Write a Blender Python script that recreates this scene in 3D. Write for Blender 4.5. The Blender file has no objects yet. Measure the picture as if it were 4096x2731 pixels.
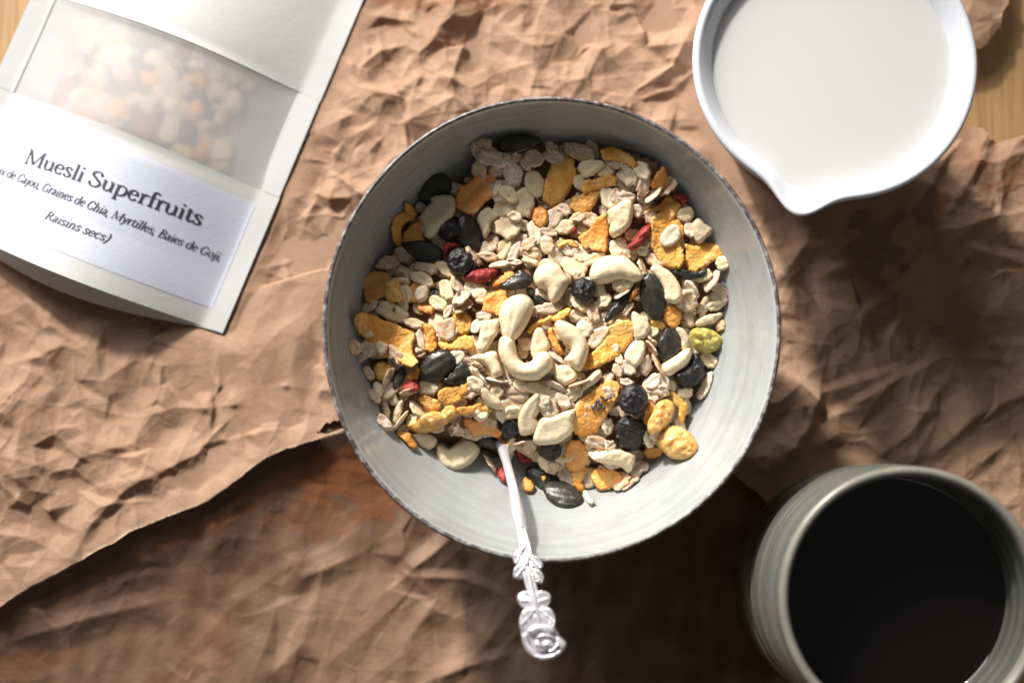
import bpy, math, random
import numpy as np
from mathutils import Vector, Matrix
from mathutils.geometry import delaunay_2d_cdt

# ------------------------------------------------------------------ camera, light, exposure
S = 0.001                                   # everything below is worked out in millimetres
TILT, DIST, FPX = math.radians(6.0), 520.0, 4096 * 50 / 36
scene = bpy.context.scene
C = scene.collection
cam = bpy.data.objects.new("camera", bpy.data.cameras.new("camera"))
C.objects.link(cam)
CAM = np.array([0, -DIST * math.sin(TILT), DIST * math.cos(TILT)])
cam.location = Vector(CAM) * S
cam.rotation_euler = (TILT, 0, 0)
cam.data.lens, cam.data.sensor_width = 50, 36
cam.data.clip_start, cam.data.clip_end = 0.01, 20
cam.data.dof.use_dof = True
cam.data.dof.focus_distance = (DIST - 38) * S
cam.data.dof.aperture_fstop = 4.8
scene.camera = cam

world = bpy.data.worlds.new("World"); scene.world = world; world.use_nodes = True
world.node_tree.nodes["Background"].inputs[0].default_value = (1.0, 0.98, 0.96, 1)
world.node_tree.nodes["Background"].inputs[1].default_value = 0.09

AZ, EL, LD = math.radians(27), math.radians(32.5), 2.6
def lamp(name, kind, loc, target, energy, color):
    l = bpy.data.lights.new(name, kind); o = bpy.data.objects.new(name, l); C.objects.link(o)
    o.location = loc; l.energy = energy; l.color = color
    o.rotation_euler = (Vector(target) - Vector(loc)).to_track_quat('-Z', 'Y').to_euler()
    return l
key = lamp("sunlight_lamp", 'SPOT', (-math.sin(AZ) * math.cos(EL) * LD, math.cos(AZ) * math.cos(EL) * LD, math.sin(EL) * LD),
           (-0.02, 0.03, 0.02), 420, (1.0, 0.95, 0.875))
key.spot_size, key.spot_blend, key.shadow_soft_size = math.radians(12.0), 0.6, 0.10
win = lamp("window_lamp", 'AREA', (-0.8, 1.35, 0.72), (0, 0, 0), 46, (1.0, 0.985, 0.965))
win.shape, win.size, win.size_y = 'RECTANGLE', 1.1, 1.3

scene.view_settings.view_transform, scene.view_settings.look = 'Standard', 'None'
scene.view_settings.exposure, scene.view_settings.gamma = 0.08, 1.0
scene.cycles.use_denoising = True
scene.cycles.max_bounces = 8
scene.cycles.transparent_max_bounces = 8
scene.cycles.sample_clamp_indirect = 4.0

rnd = random.Random(7)
rng = np.random.default_rng(7)

# ------------------------------------------------------------------ small tools
CT, ST = math.cos(TILT), math.sin(TILT)
def P(px, py, z=0.0):
    """point of the place (mm) at height z that is seen at source pixel (px, py)"""
    dx, dy = (np.asarray(px, float) - 2048) / FPX, -(np.asarray(py, float) - 1365.5) / FPX
    wy, wz = dy * CT + ST, dy * ST - CT
    t = (z - CAM[2]) / wz
    return np.stack([dx * t, CAM[1] + wy * t, np.zeros_like(dx) + z], -1)
def D(x, y, z=0.0):                        # the same from the 2352 px wide overview
    return P(np.asarray(x, float) * 4096 / 2352, np.asarray(y, float) * 4096 / 2352, z)

def link(o, parent=None):
    C.objects.link(o)
    if parent: o.parent = parent
    return o
def mesh_np(name, V, faces, mat=None, smooth=True, parent=None, tris=None):
    """faces: list of index lists, or tris/quads as an (n,k) array"""
    me = bpy.data.meshes.new(name)
    V = np.asarray(V, np.float32) * S
    if isinstance(faces, np.ndarray):
        n, k = faces.shape
        me.vertices.add(len(V)); me.vertices.foreach_set("co", V.ravel())
        me.loops.add(n * k); me.loops.foreach_set("vertex_index", faces.astype(np.int32).ravel())
        me.polygons.add(n)
        me.polygons.foreach_set("loop_start", np.arange(0, n * k, k, dtype=np.int32))
        me.polygons.foreach_set("loop_total", np.full(n, k, np.int32))
        me.update(calc_edges=True); me.validate()
    else:
        me.from_pydata([tuple(map(float, v)) for v in V], [], [list(map(int, f)) for f in faces]); me.update()
    if smooth: me.polygons.foreach_set("use_smooth", [True] * len(me.polygons))
    if mat: me.materials.append(mat)
    return me
def obj(name, me, parent=None, loc=(0, 0, 0)):
    o = bpy.data.objects.new(name, me); o.location = Vector(loc) * S
    return link(o, parent)
def tag(o, label, cat, group=None):
    o['label'] = label; o['category'] = cat
    if group: o['group'] = group
    return o
def empty(name, loc, label, cat):
    o = bpy.data.objects.new(name, None); o.location = Vector(loc) * S; o.empty_display_size = 0.01
    link(o); return tag(o, label, cat)
def kind(o, k): o['kind'] = k; return o

def attr(me, name, vals):
    a = me.attributes.new(name, 'FLOAT', 'POINT'); a.data.foreach_set("value", np.asarray(vals, np.float32))

class Waves:
    """smooth random field from a few sine waves; wl = wavelength in mm"""
    def __init__(s, seed, wl, n=9):
        r = np.random.default_rng(seed); a = r.uniform(0, 2 * np.pi, n); k = 2 * np.pi / (wl * r.uniform(.6, 1.6, n))
        s.kx, s.ky, s.ph, s.n = k * np.cos(a), k * np.sin(a), r.uniform(0, 2 * np.pi, n), n
    def __call__(s, x, y):
        x = np.asarray(x, float); y = np.asarray(y, float); o = np.zeros(np.broadcast(x, y).shape)
        for i in range(s.n): o += np.sin(s.kx[i] * x + s.ky[i] * y + s.ph[i])
        return o / math.sqrt(s.n)

def catmull(pts, step, closed=True):
    pts = np.asarray(pts, float); n = len(pts); out = []
    for i in range(n if closed else n - 1):
        if closed: p0, p1, p2, p3 = pts[i - 1], pts[i], pts[(i + 1) % n], pts[(i + 2) % n]
        else: p0, p1, p2, p3 = pts[max(i - 1, 0)], pts[i], pts[i + 1], pts[min(i + 2, n - 1)]
        m = max(1, int(np.linalg.norm(p2 - p1) / step + .5))
        for j in range(m):
            t = j / m
            out.append(.5 * ((2 * p1) + (p2 - p0) * t + (2 * p0 - 5 * p1 + 4 * p2 - p3) * t * t + (3 * p1 - p0 - 3 * p2 + p3) * t ** 3))
    if not closed: out.append(pts[-1])
    return np.array(out)
def seg_dist(p, poly, closed=True):
    """distance from points p to a polyline, with the nearest point"""
    best = np.full(len(p), 1e9); near = np.zeros_like(p)
    a = poly; b = np.roll(poly, -1, 0) if closed else poly[1:]
    if not closed: a = poly[:-1]
    for s, e in zip(a, b):
        d = e - s; l2 = max(d @ d, 1e-12)
        t = np.clip(((p - s) @ d) / l2, 0, 1)
        q = s + t[:, None] * d
        dd = np.hypot(*(p - q).T); m = dd < best
        best[m] = dd[m]; near[m] = q[m]
    return best, near
def inside(p, poly):
    x, y = p[:, 0], p[:, 1]; r = np.zeros(len(p), bool)
    for (x0, y0), (x1, y1) in zip(poly, np.roll(poly, -1, 0)):
        if y0 == y1: continue
        r ^= ((y0 > y) != (y1 > y)) & (x < (x1 - x0) * (y - y0) / (y1 - y0) + x0)
    return r

def pillow(outline, T, R=None, bot=.6, h=1.0, mid=None, bump=None, jag=0.0, seed=0):
    """closed solid on an outline: thick in the middle, rounded to its edge. Returns V, F"""
    r = np.random.default_rng(seed)
    b = catmull(outline, h)
    if jag: b = b + r.normal(0, jag, b.shape)
    lo, hi = b.min(0), b.max(0)
    gx, gy = np.meshgrid(np.arange(lo[0], hi[0] + h, h), np.arange(lo[1], hi[1] + h, h * .87))
    gx = gx + (np.arange(gx.shape[0]) % 2)[:, None] * h * .5
    g = np.stack([gx.ravel(), gy.ravel()], 1) + r.uniform(-.15, .15, (gx.size, 2)) * h
    g = g[inside(g, b)]
    if len(g):
        d, _ = seg_dist(g, b); g = g[d > .55 * h]
    pts = np.vstack([b, g]) if len(g) else b
    vs, _, fs, *_ = delaunay_2d_cdt([Vector(map(float, q)) for q in pts], [], [list(range(len(b)))], 1, 1e-5)
    v = np.array([[q.x, q.y] for q in vs]); n = len(v)
    d, _ = seg_dist(v, b); d[d < 1e-4] = 0
    dm = d.max() if d.max() > 0 else 1
    R = dm if R is None else min(R, dm)
    f = np.sqrt(np.maximum(0, 1 - (1 - np.minimum(d / R, 1)) ** 2))
    m = mid(v[:, 0], v[:, 1], d / dm) if mid else np.zeros(n)
    bp = bump(v[:, 0], v[:, 1], d) * np.minimum(d / (.35 * R + 1e-6), 1) if bump else np.zeros(n)
    top = np.c_[v, m + T * f + bp]; low = np.c_[v, m - bot * T * f - (bp * .3 if bump else 0)]
    edge = d == 0
    idx = np.arange(n) + n; idx[edge] = np.arange(n)[edge]
    F = []
    for q in fs:
        q = list(q); F.append(q); F.append([int(idx[i]) for i in reversed(q)])
    V = np.vstack([top, low])
    used = np.zeros(2 * n, bool); used[:n] = True; used[idx] = True
    re = np.cumsum(used) - 1
    return V[used], [[int(re[i]) for i in q] for q in F]

def lathe(profile, seg=128, rad=None):
    """profile [(r,z)] -> V,F; rad(theta, r, z) may change r and z"""
    n = len(profile); V = []; th = np.linspace(0, 2 * np.pi, seg, endpoint=False)
    for r, z in profile:
        rr = np.full(seg, r, float); zz = np.full(seg, z, float)
        if rad: rr, zz = rad(th, rr, zz)
        V.append(np.c_[rr * np.cos(th), rr * np.sin(th), zz])
    V = np.vstack(V); F = []
    for i in range(n - 1):
        for j in range(seg):
            k = (j + 1) % seg
            F.append([i * seg + j, i * seg + k, (i + 1) * seg + k, (i + 1) * seg + j])
    if profile[0][0] < .01: pass
    return V, np.array(F)
def smooth_profile(pts, step=1.0): return [tuple(q) for q in catmull(pts, step, False)]
def tube(path, rad, seg=10, flat=1.0):
    """swept tube with a radius per point, ends rounded off"""
    path = np.asarray(path, float); n = len(path); rad = np.broadcast_to(rad, n); V = []; F = []
    for i in range(n):
        t = path[min(i + 1, n - 1)] - path[max(i - 1, 0)]; t = t / np.linalg.norm(t)
        s = np.cross(t, [0, 0, 1.]); s /= np.linalg.norm(s); u = np.cross(s, t)
        for j in range(seg):
            a = 2 * np.pi * j / seg
            V.append(path[i] + rad[i] * (math.cos(a) * s + flat * math.sin(a) * u))
    for i in range(n - 1):
        for j in range(seg):
            k = (j + 1) % seg; F.append([i * seg + j, i * seg + k, (i + 1) * seg + k, (i + 1) * seg + j])
    F.append(list(range(seg))[::-1]); F.append([(n - 1) * seg + j for j in range(seg)])
    return np.array(V), F

# ------------------------------------------------------------------ materials
class M:
    def __init__(s, name, **kw):
        s.m = bpy.data.materials.new(name); s.m.use_nodes = True; s.t = s.m.node_tree
        s.b = s.t.nodes["Principled BSDF"]; s.out = s.t.nodes["Material Output"]
        for k, v in kw.items(): s.set(k, v)
    def set(s, k, v):
        k = {'color': 'Base Color', 'rough': 'Roughness', 'metal': 'Metallic', 'trans': 'Transmission Weight', 'ior': 'IOR', 'coat': 'Coat Weight',
             'sss': 'Subsurface Weight', 'sheen': 'Sheen Weight', 'normal': 'Normal', 'spec': 'Specular IOR Level', 'coatr': 'Coat Roughness'}.get(k, k)
        s.put(s.b.inputs[k], v)
    def put(s, sock, v):
        if isinstance(v, bpy.types.NodeSocket): s.t.links.new(v, sock)
        elif isinstance(v, (tuple, list)) and sock.type == 'RGBA': sock.default_value = (*v[:3], 1)
        else: sock.default_value = v
    def n(s, typ, ins=(), **props):
        x = s.t.nodes.new(typ)
        for k, v in props.items(): setattr(x, k, v)
        for k, v in (ins.items() if isinstance(ins, dict) else enumerate(ins)): s.put(x.inputs[k], v)
        return x
    def math(s, op, a, b=0.0, c=0.0): return s.n('ShaderNodeMath', (a, b, c), operation=op).outputs[0]
    def vec(s, op, a, b=(0, 0, 0)): return s.n('ShaderNodeVectorMath', (a, b), operation=op).outputs[0]
    def mm(s, scale=(1, 1, 1), rand=False):
        """object coordinates in millimetres, times scale"""
        c = s.n('ShaderNodeTexCoord').outputs['Object']
        c = s.vec('MULTIPLY', c, tuple(1000 * q for q in scale))
        if rand:
            r = s.n('ShaderNodeObjectInfo').outputs['Random']
            c = s.vec('ADD', c, s.n('ShaderNodeCombineXYZ', (s.math('MULTIPLY', r, 371.), s.math('MULTIPLY', r, 613.), s.math('MULTIPLY', r, 97.))).outputs[0])
        return c
    def rand(s): return s.n('ShaderNodeObjectInfo').outputs['Random']
    def noise(s, vec, scale, detail=3, rough=.55, dist=0.0):
        return s.n('ShaderNodeTexNoise', {'Vector': vec, 'Scale': scale, 'Detail': detail, 'Roughness': rough, 'Distortion': dist}).outputs[0]
    def voro(s, vec, scale, feature='F1'):
        return s.n('ShaderNodeTexVoronoi', {'Vector': vec, 'Scale': scale}, feature=feature).outputs['Distance']
    def ramp(s, f, stops):
        x = s.n('ShaderNodeValToRGB', (f,)); e = x.color_ramp.elements
        while len(e) < len(stops): e.new(.5)
        for q, (p, c) in zip(e, stops):
            q.position = p; q.color = (*c, 1) if len(c) == 3 else c
        return x.outputs[0]
    def range(s, f, a, b, c=0., d=1.): return s.n('ShaderNodeMapRange', (f, a, b, c, d)).outputs[0]
    def mix(s, f, a, b, blend='MIX'):
        x = s.n('ShaderNodeMix', data_type='RGBA', blend_type=blend)
        s.put(x.inputs[0], f); s.put(x.inputs[6], a); s.put(x.inputs[7], b); return x.outputs[2]
    def attr(s, name): return s.n('ShaderNodeAttribute', attribute_name=name).outputs['Fac']
    def bump(s, hgt, dist_mm, strength=1.0):
        return s.n('ShaderNodeBump', {'Height': hgt, 'Distance': dist_mm * S, 'Strength': strength}).outputs[0]
    def translucent(s, color, fac, normal=None):
        t = s.n('ShaderNodeBsdfTranslucent', {'Color': color})
        x = s.n('ShaderNodeMixShader', (fac, s.b.outputs[0], t.outputs[0])); s.t.links.new(x.outputs[0], s.out.inputs[0])

def kraft():
    k = M('kraft_paper'); c = k.mm()
    fib = k.noise(k.mm((.25, 1.4, 1)), 1.1, 5, .65); blot = k.noise(c, .05, 4); grain = k.noise(c, 3.2, 3, .7)
    col = k.mix(k.range(fib, .3, .7), (.405, .245, .155), (.505, .33, .222))
    col = k.mix(k.range(blot, .35, .7), col, (.375, .22, .14))
    col = k.mix(k.range(grain, .3, .7, 0., .35), col, (.30, .18, .12))
    spk = k.voro(c, .55); col = k.mix(k.range(spk, .05, .1, .5, 0.), col, (.1, .05, .03))
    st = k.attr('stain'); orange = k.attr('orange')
    col = k.mix(k.math('MULTIPLY', st, .88), col, (.10, .054, .034))  # oil stains, and on the lower sheet also shade painted as dark brown
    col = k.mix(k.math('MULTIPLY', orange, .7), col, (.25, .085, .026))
    col = k.mix(k.attr('torn'), col, (.62, .46, .33))
    k.set('color', col); k.set('rough', k.range(k.math('MAXIMUM', st, orange), 0, 1, .72, .5)); k.set('spec', .25)
    hgt = k.math('ADD', k.math('MULTIPLY', grain, .5), k.math('MULTIPLY', k.noise(c, .55, 4, .6), .5))
    k.set('normal', k.bump(hgt, .22, .8))
    k.translucent(k.mix(.5, col, (.60, .32, .14)), .16)
    return k.m
def wood():
    k = M('pine_wood'); c = k.mm((1, .035, 1)); w = k.noise(c, .11, 4, .5, .6)
    ring = k.math('FRACT', k.math('MULTIPLY', w, 9.)); fine = k.noise(k.mm((2.4, .05, 1)), 1., 4)
    col = k.mix(k.range(ring, .2, 1), (.44, .265, .115), (.32, .16, .06)); col = k.mix(k.range(fine, .35, .7, 0, .5), col, (.50, .32, .15))
    k.set('color', col); k.set('rough', .45); k.set('normal', k.bump(fine, .08, .5)); return k.m
def simple(name, color, rough, bump=None, **kw):
    k = M(name, color=color, rough=rough, **kw)
    if bump: k.set('normal', k.bump(k.noise(k.mm(), bump[0], 4, .6), bump[1], bump[2] if len(bump) > 2 else .6))
    return k.m
def white_paper(name, color, tr):
    k = M(name, rough=.55, spec=.3); c = k.mm()
    n = k.noise(c, .9, 4, .6); big = k.noise(c, .06, 3)
    col = k.mix(k.range(n, .35, .65, 0, .3), color, tuple(q * .93 for q in color)); k.set('color', col)
    k.set('normal', k.bump(k.math('ADD', n, k.math('MULTIPLY', big, 2.5)), .12, .5))
    k.translucent(color, tr); return k.m
def film():
    k = M('glassine_film', color=(.72, .72, .735), rough=.38, spec=.5); c = k.mm()
    scr = k.range(k.noise(k.mm(), 2.2, 5, .75), .66, .78, 0., .55)
    rf = k.n('ShaderNodeBsdfRefraction', {'Color': (.97, .97, .98), 'Roughness': .8, 'IOR': 1.3}).outputs[0]
    tp = k.n('ShaderNodeBsdfTransparent').outputs[0]
    tl = k.n('ShaderNodeBsdfTranslucent', {'Color': (.74, .74, .75)}).outputs[0]
    a = k.n('ShaderNodeMixShader', (.14, rf, tp)).outputs[0]
    b = k.n('ShaderNodeMixShader', (.35, k.b.outputs[0], tl)).outputs[0]
    x = k.n('ShaderNodeMixShader', (k.math('ADD', k.math('MULTIPLY', scr, .35), .64), a, b)); k.t.links.new(x.outputs[0], k.out.inputs[0])
    return k.m
def polar(k, ang, s_r, s_z):
    c = k.mm(); x = k.n('ShaderNodeSeparateXYZ', (c,)).outputs
    r = k.n('ShaderNodeVectorMath', (k.n('ShaderNodeCombineXYZ', (x[0], x[1], 0.)).outputs[0],), operation='LENGTH').outputs['Value']
    th = k.math('ARCTAN2', x[1], x[0])
    wob = k.math('MULTIPLY', k.noise(c, .03, 2), 2.5)
    return k.n('ShaderNodeCombineXYZ', (k.math('MULTIPLY', k.math('COSINE', th), ang), k.math('MULTIPLY', k.math('SINE', th), ang),
           k.math('ADD', k.math('ADD', k.math('MULTIPLY', r, s_r), k.math('MULTIPLY', x[2], s_z)), wob))).outputs[0], x[2], r
def bowl_glaze():
    k = M('grey_bowl_glaze', rough=.22, spec=.5, coat=.3); v, z, r = polar(k, 1.1, .45, .45)
    a = k.noise(v, .55, 5, .62); b = k.noise(v, 1.7, 4, .6); cl = k.noise(k.mm(), .085, 5, .6)
    col = k.ramp(a, [(.30, (.315, .333, .334)), (.45, (.35, .371, .373)), (.6, (.377, .40, .403)), (.78, (.34, .352, .349))])
    col = k.mix(k.range(b, .56, .75, 0, .28), col, (.46, .485, .48))
    col = k.mix(k.range(cl, .48, .68, 0, .55), col, (.30, .292, .27))
    sp = k.voro(k.mm(), .28); col = k.mix(k.range(sp, .04, .09, .35, 0), col, (.22, .2, .18))
    k.set('color', col); k.set('rough', k.range(b, .3, .7, .16, .34)); k.set('normal', k.bump(a, .3, .35)); return k.m
def rim_glaze():
    k = M('worn_rim_glaze', rough=.4); n = k.noise(k.mm(), .35, 5, .7)
    k.set('color', k.ramp(n, [(.40, (.06, .042, .044)), (.52, (.15, .13, .128)), (.66, (.36, .355, .345))])); k.set('normal', k.bump(n, .3, .6)); return k.m
def mug_glaze(name, tan):
    k = M(name, rough=.28, coat=.1); v, z, r = polar(k, 1.2, .0, 1.0)
    a = k.noise(v, .5, 4, .6); b = k.noise(k.mm(), .12, 5, .6)
    base = k.ramp(a, [(.3, (.07, .071, .06)), (.55, (.10, .103, .088)), (.75, (.145, .146, .125))])
    if tan: base = k.mix(.6, base, (.32, .285, .235))
    k.set('color', k.mix(k.range(b, .4, .7, 0, .4), base, (.082, .088, .077))); k.set('normal', k.bump(b, .2, .3)); return k.m
def flake_mat(name, pale, tan, crack, white):
    k = M(name, rough=.8, spec=.2); c = k.mm(rand=True); r = k.rand()
    n = k.noise(c, .55, 4, .65); f = k.noise(k.mm((.35, 1.9, 1.), rand=True), .9, 4, .6)
    col = k.mix(k.range(n, .35, .68), pale, tan)
    col = k.mix(k.range(f, .45, .75, 0, .6), col, white)
    e = k.voro(k.vec('ADD', c, k.vec('MULTIPLY', k.n('ShaderNodeTexNoise', {'Vector': c, 'Scale': .45, 'Detail': 3.}).outputs[1], (2.2, 2.2, 2.2))), .62, 'DISTANCE_TO_EDGE')
    col = k.mix(k.math('MULTIPLY', k.range(e, .03, .12, crack, 0.), k.range(k.noise(c, .3, 2), .42, .58)), col, (.90, .85, .78))
    col = k.mix(k.range(k.noise(c, 1.6, 3), .62, .72, 0, .5), col, (.33, .2, .1))
    hsv = k.n('ShaderNodeHueSaturation', {'Color': col, 'Value': k.range(r, 0, 1, .80, 1.12), 'Saturation': k.range(k.math('FRACT', k.math('MULTIPLY', r, 7.3)), 0, 1, .8, 1.15)}).outputs[0]
    k.set('color', hsv); k.set('normal', k.bump(k.math('ADD', f, k.math('MULTIPLY', e, -.8 * crack)), .2, .5))
    k.translucent(hsv, .04); return k.m
def corn_mat():
    k = M('corn_flake', rough=.40, spec=.4); c = k.mm(rand=True); r = k.rand()
    n = k.noise(c, .17, 4, .6); s = k.noise(c, 1.3, 3)
    col = k.ramp(n, [(.3, (.80, .30, .055)), (.45, (.95, .415, .085)), (.64, (.98, .52, .16)), (.82, (.98, .68, .33))])
    col = k.mix(k.range(s, .58, .75, 0, .5), col, (.88, .68, .34))
    col = k.mix(k.range(k.voro(c, .3), .03, .07, .4, 0.), col, (.3, .13, .04))
    col = k.n('ShaderNodeHueSaturation', {'Color': col, 'Value': k.range(r, 0, 1, .84, 1.15), 'Hue': k.range(k.math('FRACT', k.math('MULTIPLY', r, 5.1)), 0, 1, .49, .512)}).outputs[0]
    k.set('color', col); k.set('normal', k.bump(k.math('ADD', k.noise(c, .8, 4, .6), k.math('MULTIPLY', k.voro(c, .75), .7)), .5, .75))
    k.translucent(col, .04); return k.m
def nut_mat():
    k = M('cashew', rough=.5, spec=.35, sss=.0); c = k.mm(rand=True); n = k.noise(c, .12, 4, .6); f = k.noise(c, .7, 4, .7)
    col = k.mix(k.range(n, .35, .7), (.86, .68, .43), (.90, .76, .53)); col = k.mix(k.range(f, .55, .75, 0, .5), col, (.62, .43, .22))
    col = k.n('ShaderNodeHueSaturation', {'Color': col, 'Value': k.range(k.rand(), 0, 1, .9, 1.08)}).outputs[0]
    k.set('color', col); k.set('normal', k.bump(k.noise(c, .5, 5, .65), .5, .7)); return k.m
def seed_mat():
    k = M('pumpkin_seed', rough=.34, spec=.5); c = k.mm(rand=True); n = k.noise(c, .25, 4); d = k.noise(c, 2.0, 3, .7)
    col = k.mix(k.range(n, .35, .7), (.022, .021, .017), (.055, .051, .037)); col = k.mix(k.range(d, .64, .72, 0, .5), col, (.3, .29, .24))
    k.set('color', col); k.set('normal', k.bump(k.noise(c, .6, 4), .3, .6)); return k.m
def berry_mat(name, stops, rough, dust, sss=0.0):
    k = M(name, rough=rough, spec=.5); c = k.mm(rand=True); n = k.noise(c, .45, 4, .6); d = k.noise(c, 2.4, 3, .75)
    col = k.mix(k.range(d, .66, .72, 0, dust), k.ramp(n, stops), (.55, .52, .5))
    k.set('color', col); k.set('normal', k.bump(k.noise(c, .7, 4, .6), .8, .8))
    if sss: k.set('sss', sss); k.b.inputs['Subsurface Scale'].default_value = .004; k.b.inputs['Subsurface Radius'].default_value = (1, .55, .2)
    return k.m

MAT = dict(
    kraft=kraft(), wood=wood(), bag=white_paper('white_bag_paper', (.58, .58, .58), .14), label=white_paper('label_paper', (.57, .592, .69), .06),
    seal=white_paper('sealed_bag_edge', (.57, .57, .58), .14), film=film(), ink=simple('black_ink', (.035, .028, .04), .6),
    glaze=bowl_glaze(), rim=rim_glaze(), outer=simple('dark_outer_glaze', (.07, .055, .055), .5, (.3, .3)),
    china=simple('white_porcelain', (.66, .685, .73), .12, coat=.6), milk=simple('milk', (.565, .565, .565), .3, (.35, .05, .4)),
    mug=mug_glaze('celadon_mug_glaze', False), mugrim=mug_glaze('pale_mug_rim_glaze', True),
    coffee=simple('black_coffee', (.004, .003, .003), .06), silver=simple('tarnished_silver', (.86, .84, .89), .26, (.8, .1), metal=.62),
    oat=flake_mat('oat_flake', (.95, .79, .54), (.88, .64, .37), .22, (.96, .88, .73)),
    wheat=flake_mat('wheat_flake', (.78, .55, .36), (.66, .41, .23), .9, (.84, .67, .50)),
    corn=corn_mat(), nut=nut_mat(), seed=seed_mat(),
    blue=berry_mat('dried_blueberry', [(.3, (.006, .005, .006)), (.7, (.022, .020, .023))], .36, .4),
    goji=berry_mat('goji_berry', [(.3, (.24, .012, .012)), (.7, (.42, .045, .035))], .42, .35, .06),
    raisin=berry_mat('golden_raisin', [(.3, (.70, .36, .08)), (.55, (.82, .50, .16)), (.75, (.90, .66, .34))], .2, .1, .6),
    crumb=simple('shaded_bran_crumbs', (.26, .15, .08), .9, (.7, .5)), raisin2=berry_mat('greenish_raisin', [(.3, (.50, .40, .08)), (.55, (.62, .53, .15)), (.75, (.74, .68, .34))], .2, .1, .6), chia=berry_mat('chia_seed', [(.35, (.05, .042, .04)), (.65, (.17, .15, .14))], .4, .2),  # crumb: bran brown, darkened to paint the shade between flakes
)
# ------------------------------------------------------------------ table
TZ = -9.5
def plank(x0, x1, y0, y1):
    pr = [(x0, TZ - 18), (x0, TZ - .6), (x0 + .6, TZ), (x1 - .6, TZ), (x1, TZ - .6), (x1, TZ - 18)]
    V = [(x, y, z) for y in (y0, y1) for x, z in pr]; n = len(pr)
    F = [[i, (i + 1) % n, n + (i + 1) % n, n + i] for i in range(n)] + [list(range(n))[::-1], list(range(n, 2 * n))]
    return mesh_np('plank', V, F, MAT['wood'], smooth=False)
table = bpy.data.objects.new('table_top', None); link(table); kind(table, 'structure'); table['label'] = 'pale pine table top showing at the corners beyond the brown paper'; table['category'] = 'table'
for i in range(6): obj('plank', plank(-330 + 110 * i, -330 + 110 * i + 109.2, -230, 240), table)

# ------------------------------------------------------------------ crumpled kraft paper
G = .52
X0, X1, Y0, Y1 = -232., 240., -165., 175.
gx = np.arange(X0, X1, G); gy = np.arange(Y0, Y1, G)
GX, GY = np.meshgrid(gx, gy)
def sample(A, x, y):
    fx = np.clip((x - X0) / G, 0, len(gx) - 1.001); fy = np.clip((y - Y0) / G, 0, len(gy) - 1.001)
    i = fx.astype(int); j = fy.astype(int); u = fx - i; v = fy - j
    return (A[j, i] * (1 - u) + A[j, i + 1] * u) * (1 - v) + (A[j + 1, i] * (1 - u) + A[j + 1, i + 1] * u) * v
RIDGE = .16
def facets(spacing, seed, amp_mm=1.0):
    """flat facets between random heights, as crumpled paper folds"""
    r = np.random.default_rng(seed); A = np.zeros(GX.shape)
    nx, ny = int((X1 - X0) / spacing) + 3, int((Y1 - Y0) / spacing) + 3
    px, py = np.meshgrid(np.arange(nx), np.arange(ny))
    p = np.stack([X0 - spacing + px * spacing, Y0 - spacing + py * spacing], -1).reshape(-1, 2) + r.uniform(-.62, .62, (nx * ny, 2)) * spacing
    hgt = r.uniform(-1, 1, nx * ny); hgt = np.sign(hgt) * np.abs(hgt) ** .6; ED = np.full(GX.shape, 9.)
    vs, _, fs, *_ = delaunay_2d_cdt([Vector(map(float, q)) for q in p], [], [], 0, 1e-6)
    v = np.array([[q.x, q.y] for q in vs]); hz = hgt[:len(v)] if len(v) <= len(hgt) else np.resize(hgt, len(v))
    for f in fs:
        a, b, c = v[f[0]], v[f[1]], v[f[2]]
        i0 = max(int((min(a[0], b[0], c[0]) - X0) / G), 0); i1 = min(int((max(a[0], b[0], c[0]) - X0) / G) + 2, len(gx))
        j0 = max(int((min(a[1], b[1], c[1]) - Y0) / G), 0); j1 = min(int((max(a[1], b[1], c[1]) - Y0) / G) + 2, len(gy))
        if i0 >= i1 or j0 >= j1: continue
        det = (b[1] - c[1]) * (a[0] - c[0]) + (c[0] - b[0]) * (a[1] - c[1])
        if abs(det) < 1e-9: continue
        x, y = GX[j0:j1, i0:i1], GY[j0:j1, i0:i1]
        u = ((b[1] - c[1]) * (x - c[0]) + (c[0] - b[0]) * (y - c[1])) / det
        w = ((c[1] - a[1]) * (x - c[0]) + (a[0] - c[0]) * (y - c[1])) / det
        m = (u >= -1e-6) & (w >= -1e-6) & (u + w <= 1 + 1e-6)
        blk = A[j0:j1, i0:i1]; val = u * hz[f[0]] + w * hz[f[1]] + (1 - u - w) * hz[f[2]]; blk[m] = val[m]
        la, lb, lc = (abs(det) / np.hypot(*(q - p_)) for q, p_ in ((b, c), (a, c), (a, b)))
        ED[j0:j1, i0:i1][m] = np.minimum(np.minimum(u * la, w * lb), (1 - u - w) * lc)[m]
    return A + RIDGE / amp_mm * np.maximum(0, 1 - ED / .6)
def blur(A, n=1):
    for _ in range(n):
        A = (np.pad(A, ((1, 1), (0, 0)), 'edge')[:-2] + 2 * A + np.pad(A, ((1, 1), (0, 0)), 'edge')[2:]) / 4
        A = (np.pad(A, ((0, 0), (1, 1)), 'edge')[:, :-2] + 2 * A + np.pad(A, ((0, 0), (1, 1)), 'edge')[:, 2:]) / 4
    return A
def warped(A, seed, wl, amp):
    return sample(A, GX + amp * Waves(seed, wl)(GX, GY), GY + amp * Waves(seed + 1, wl)(GX, GY))
def spot(px, py, r_mm):
    """soft weight round an overview pixel"""
    c = D(px, py); return np.exp(-((GX - c[0]) ** 2 + (GY - c[1]) ** 2) / (r_mm ** 2))
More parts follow.
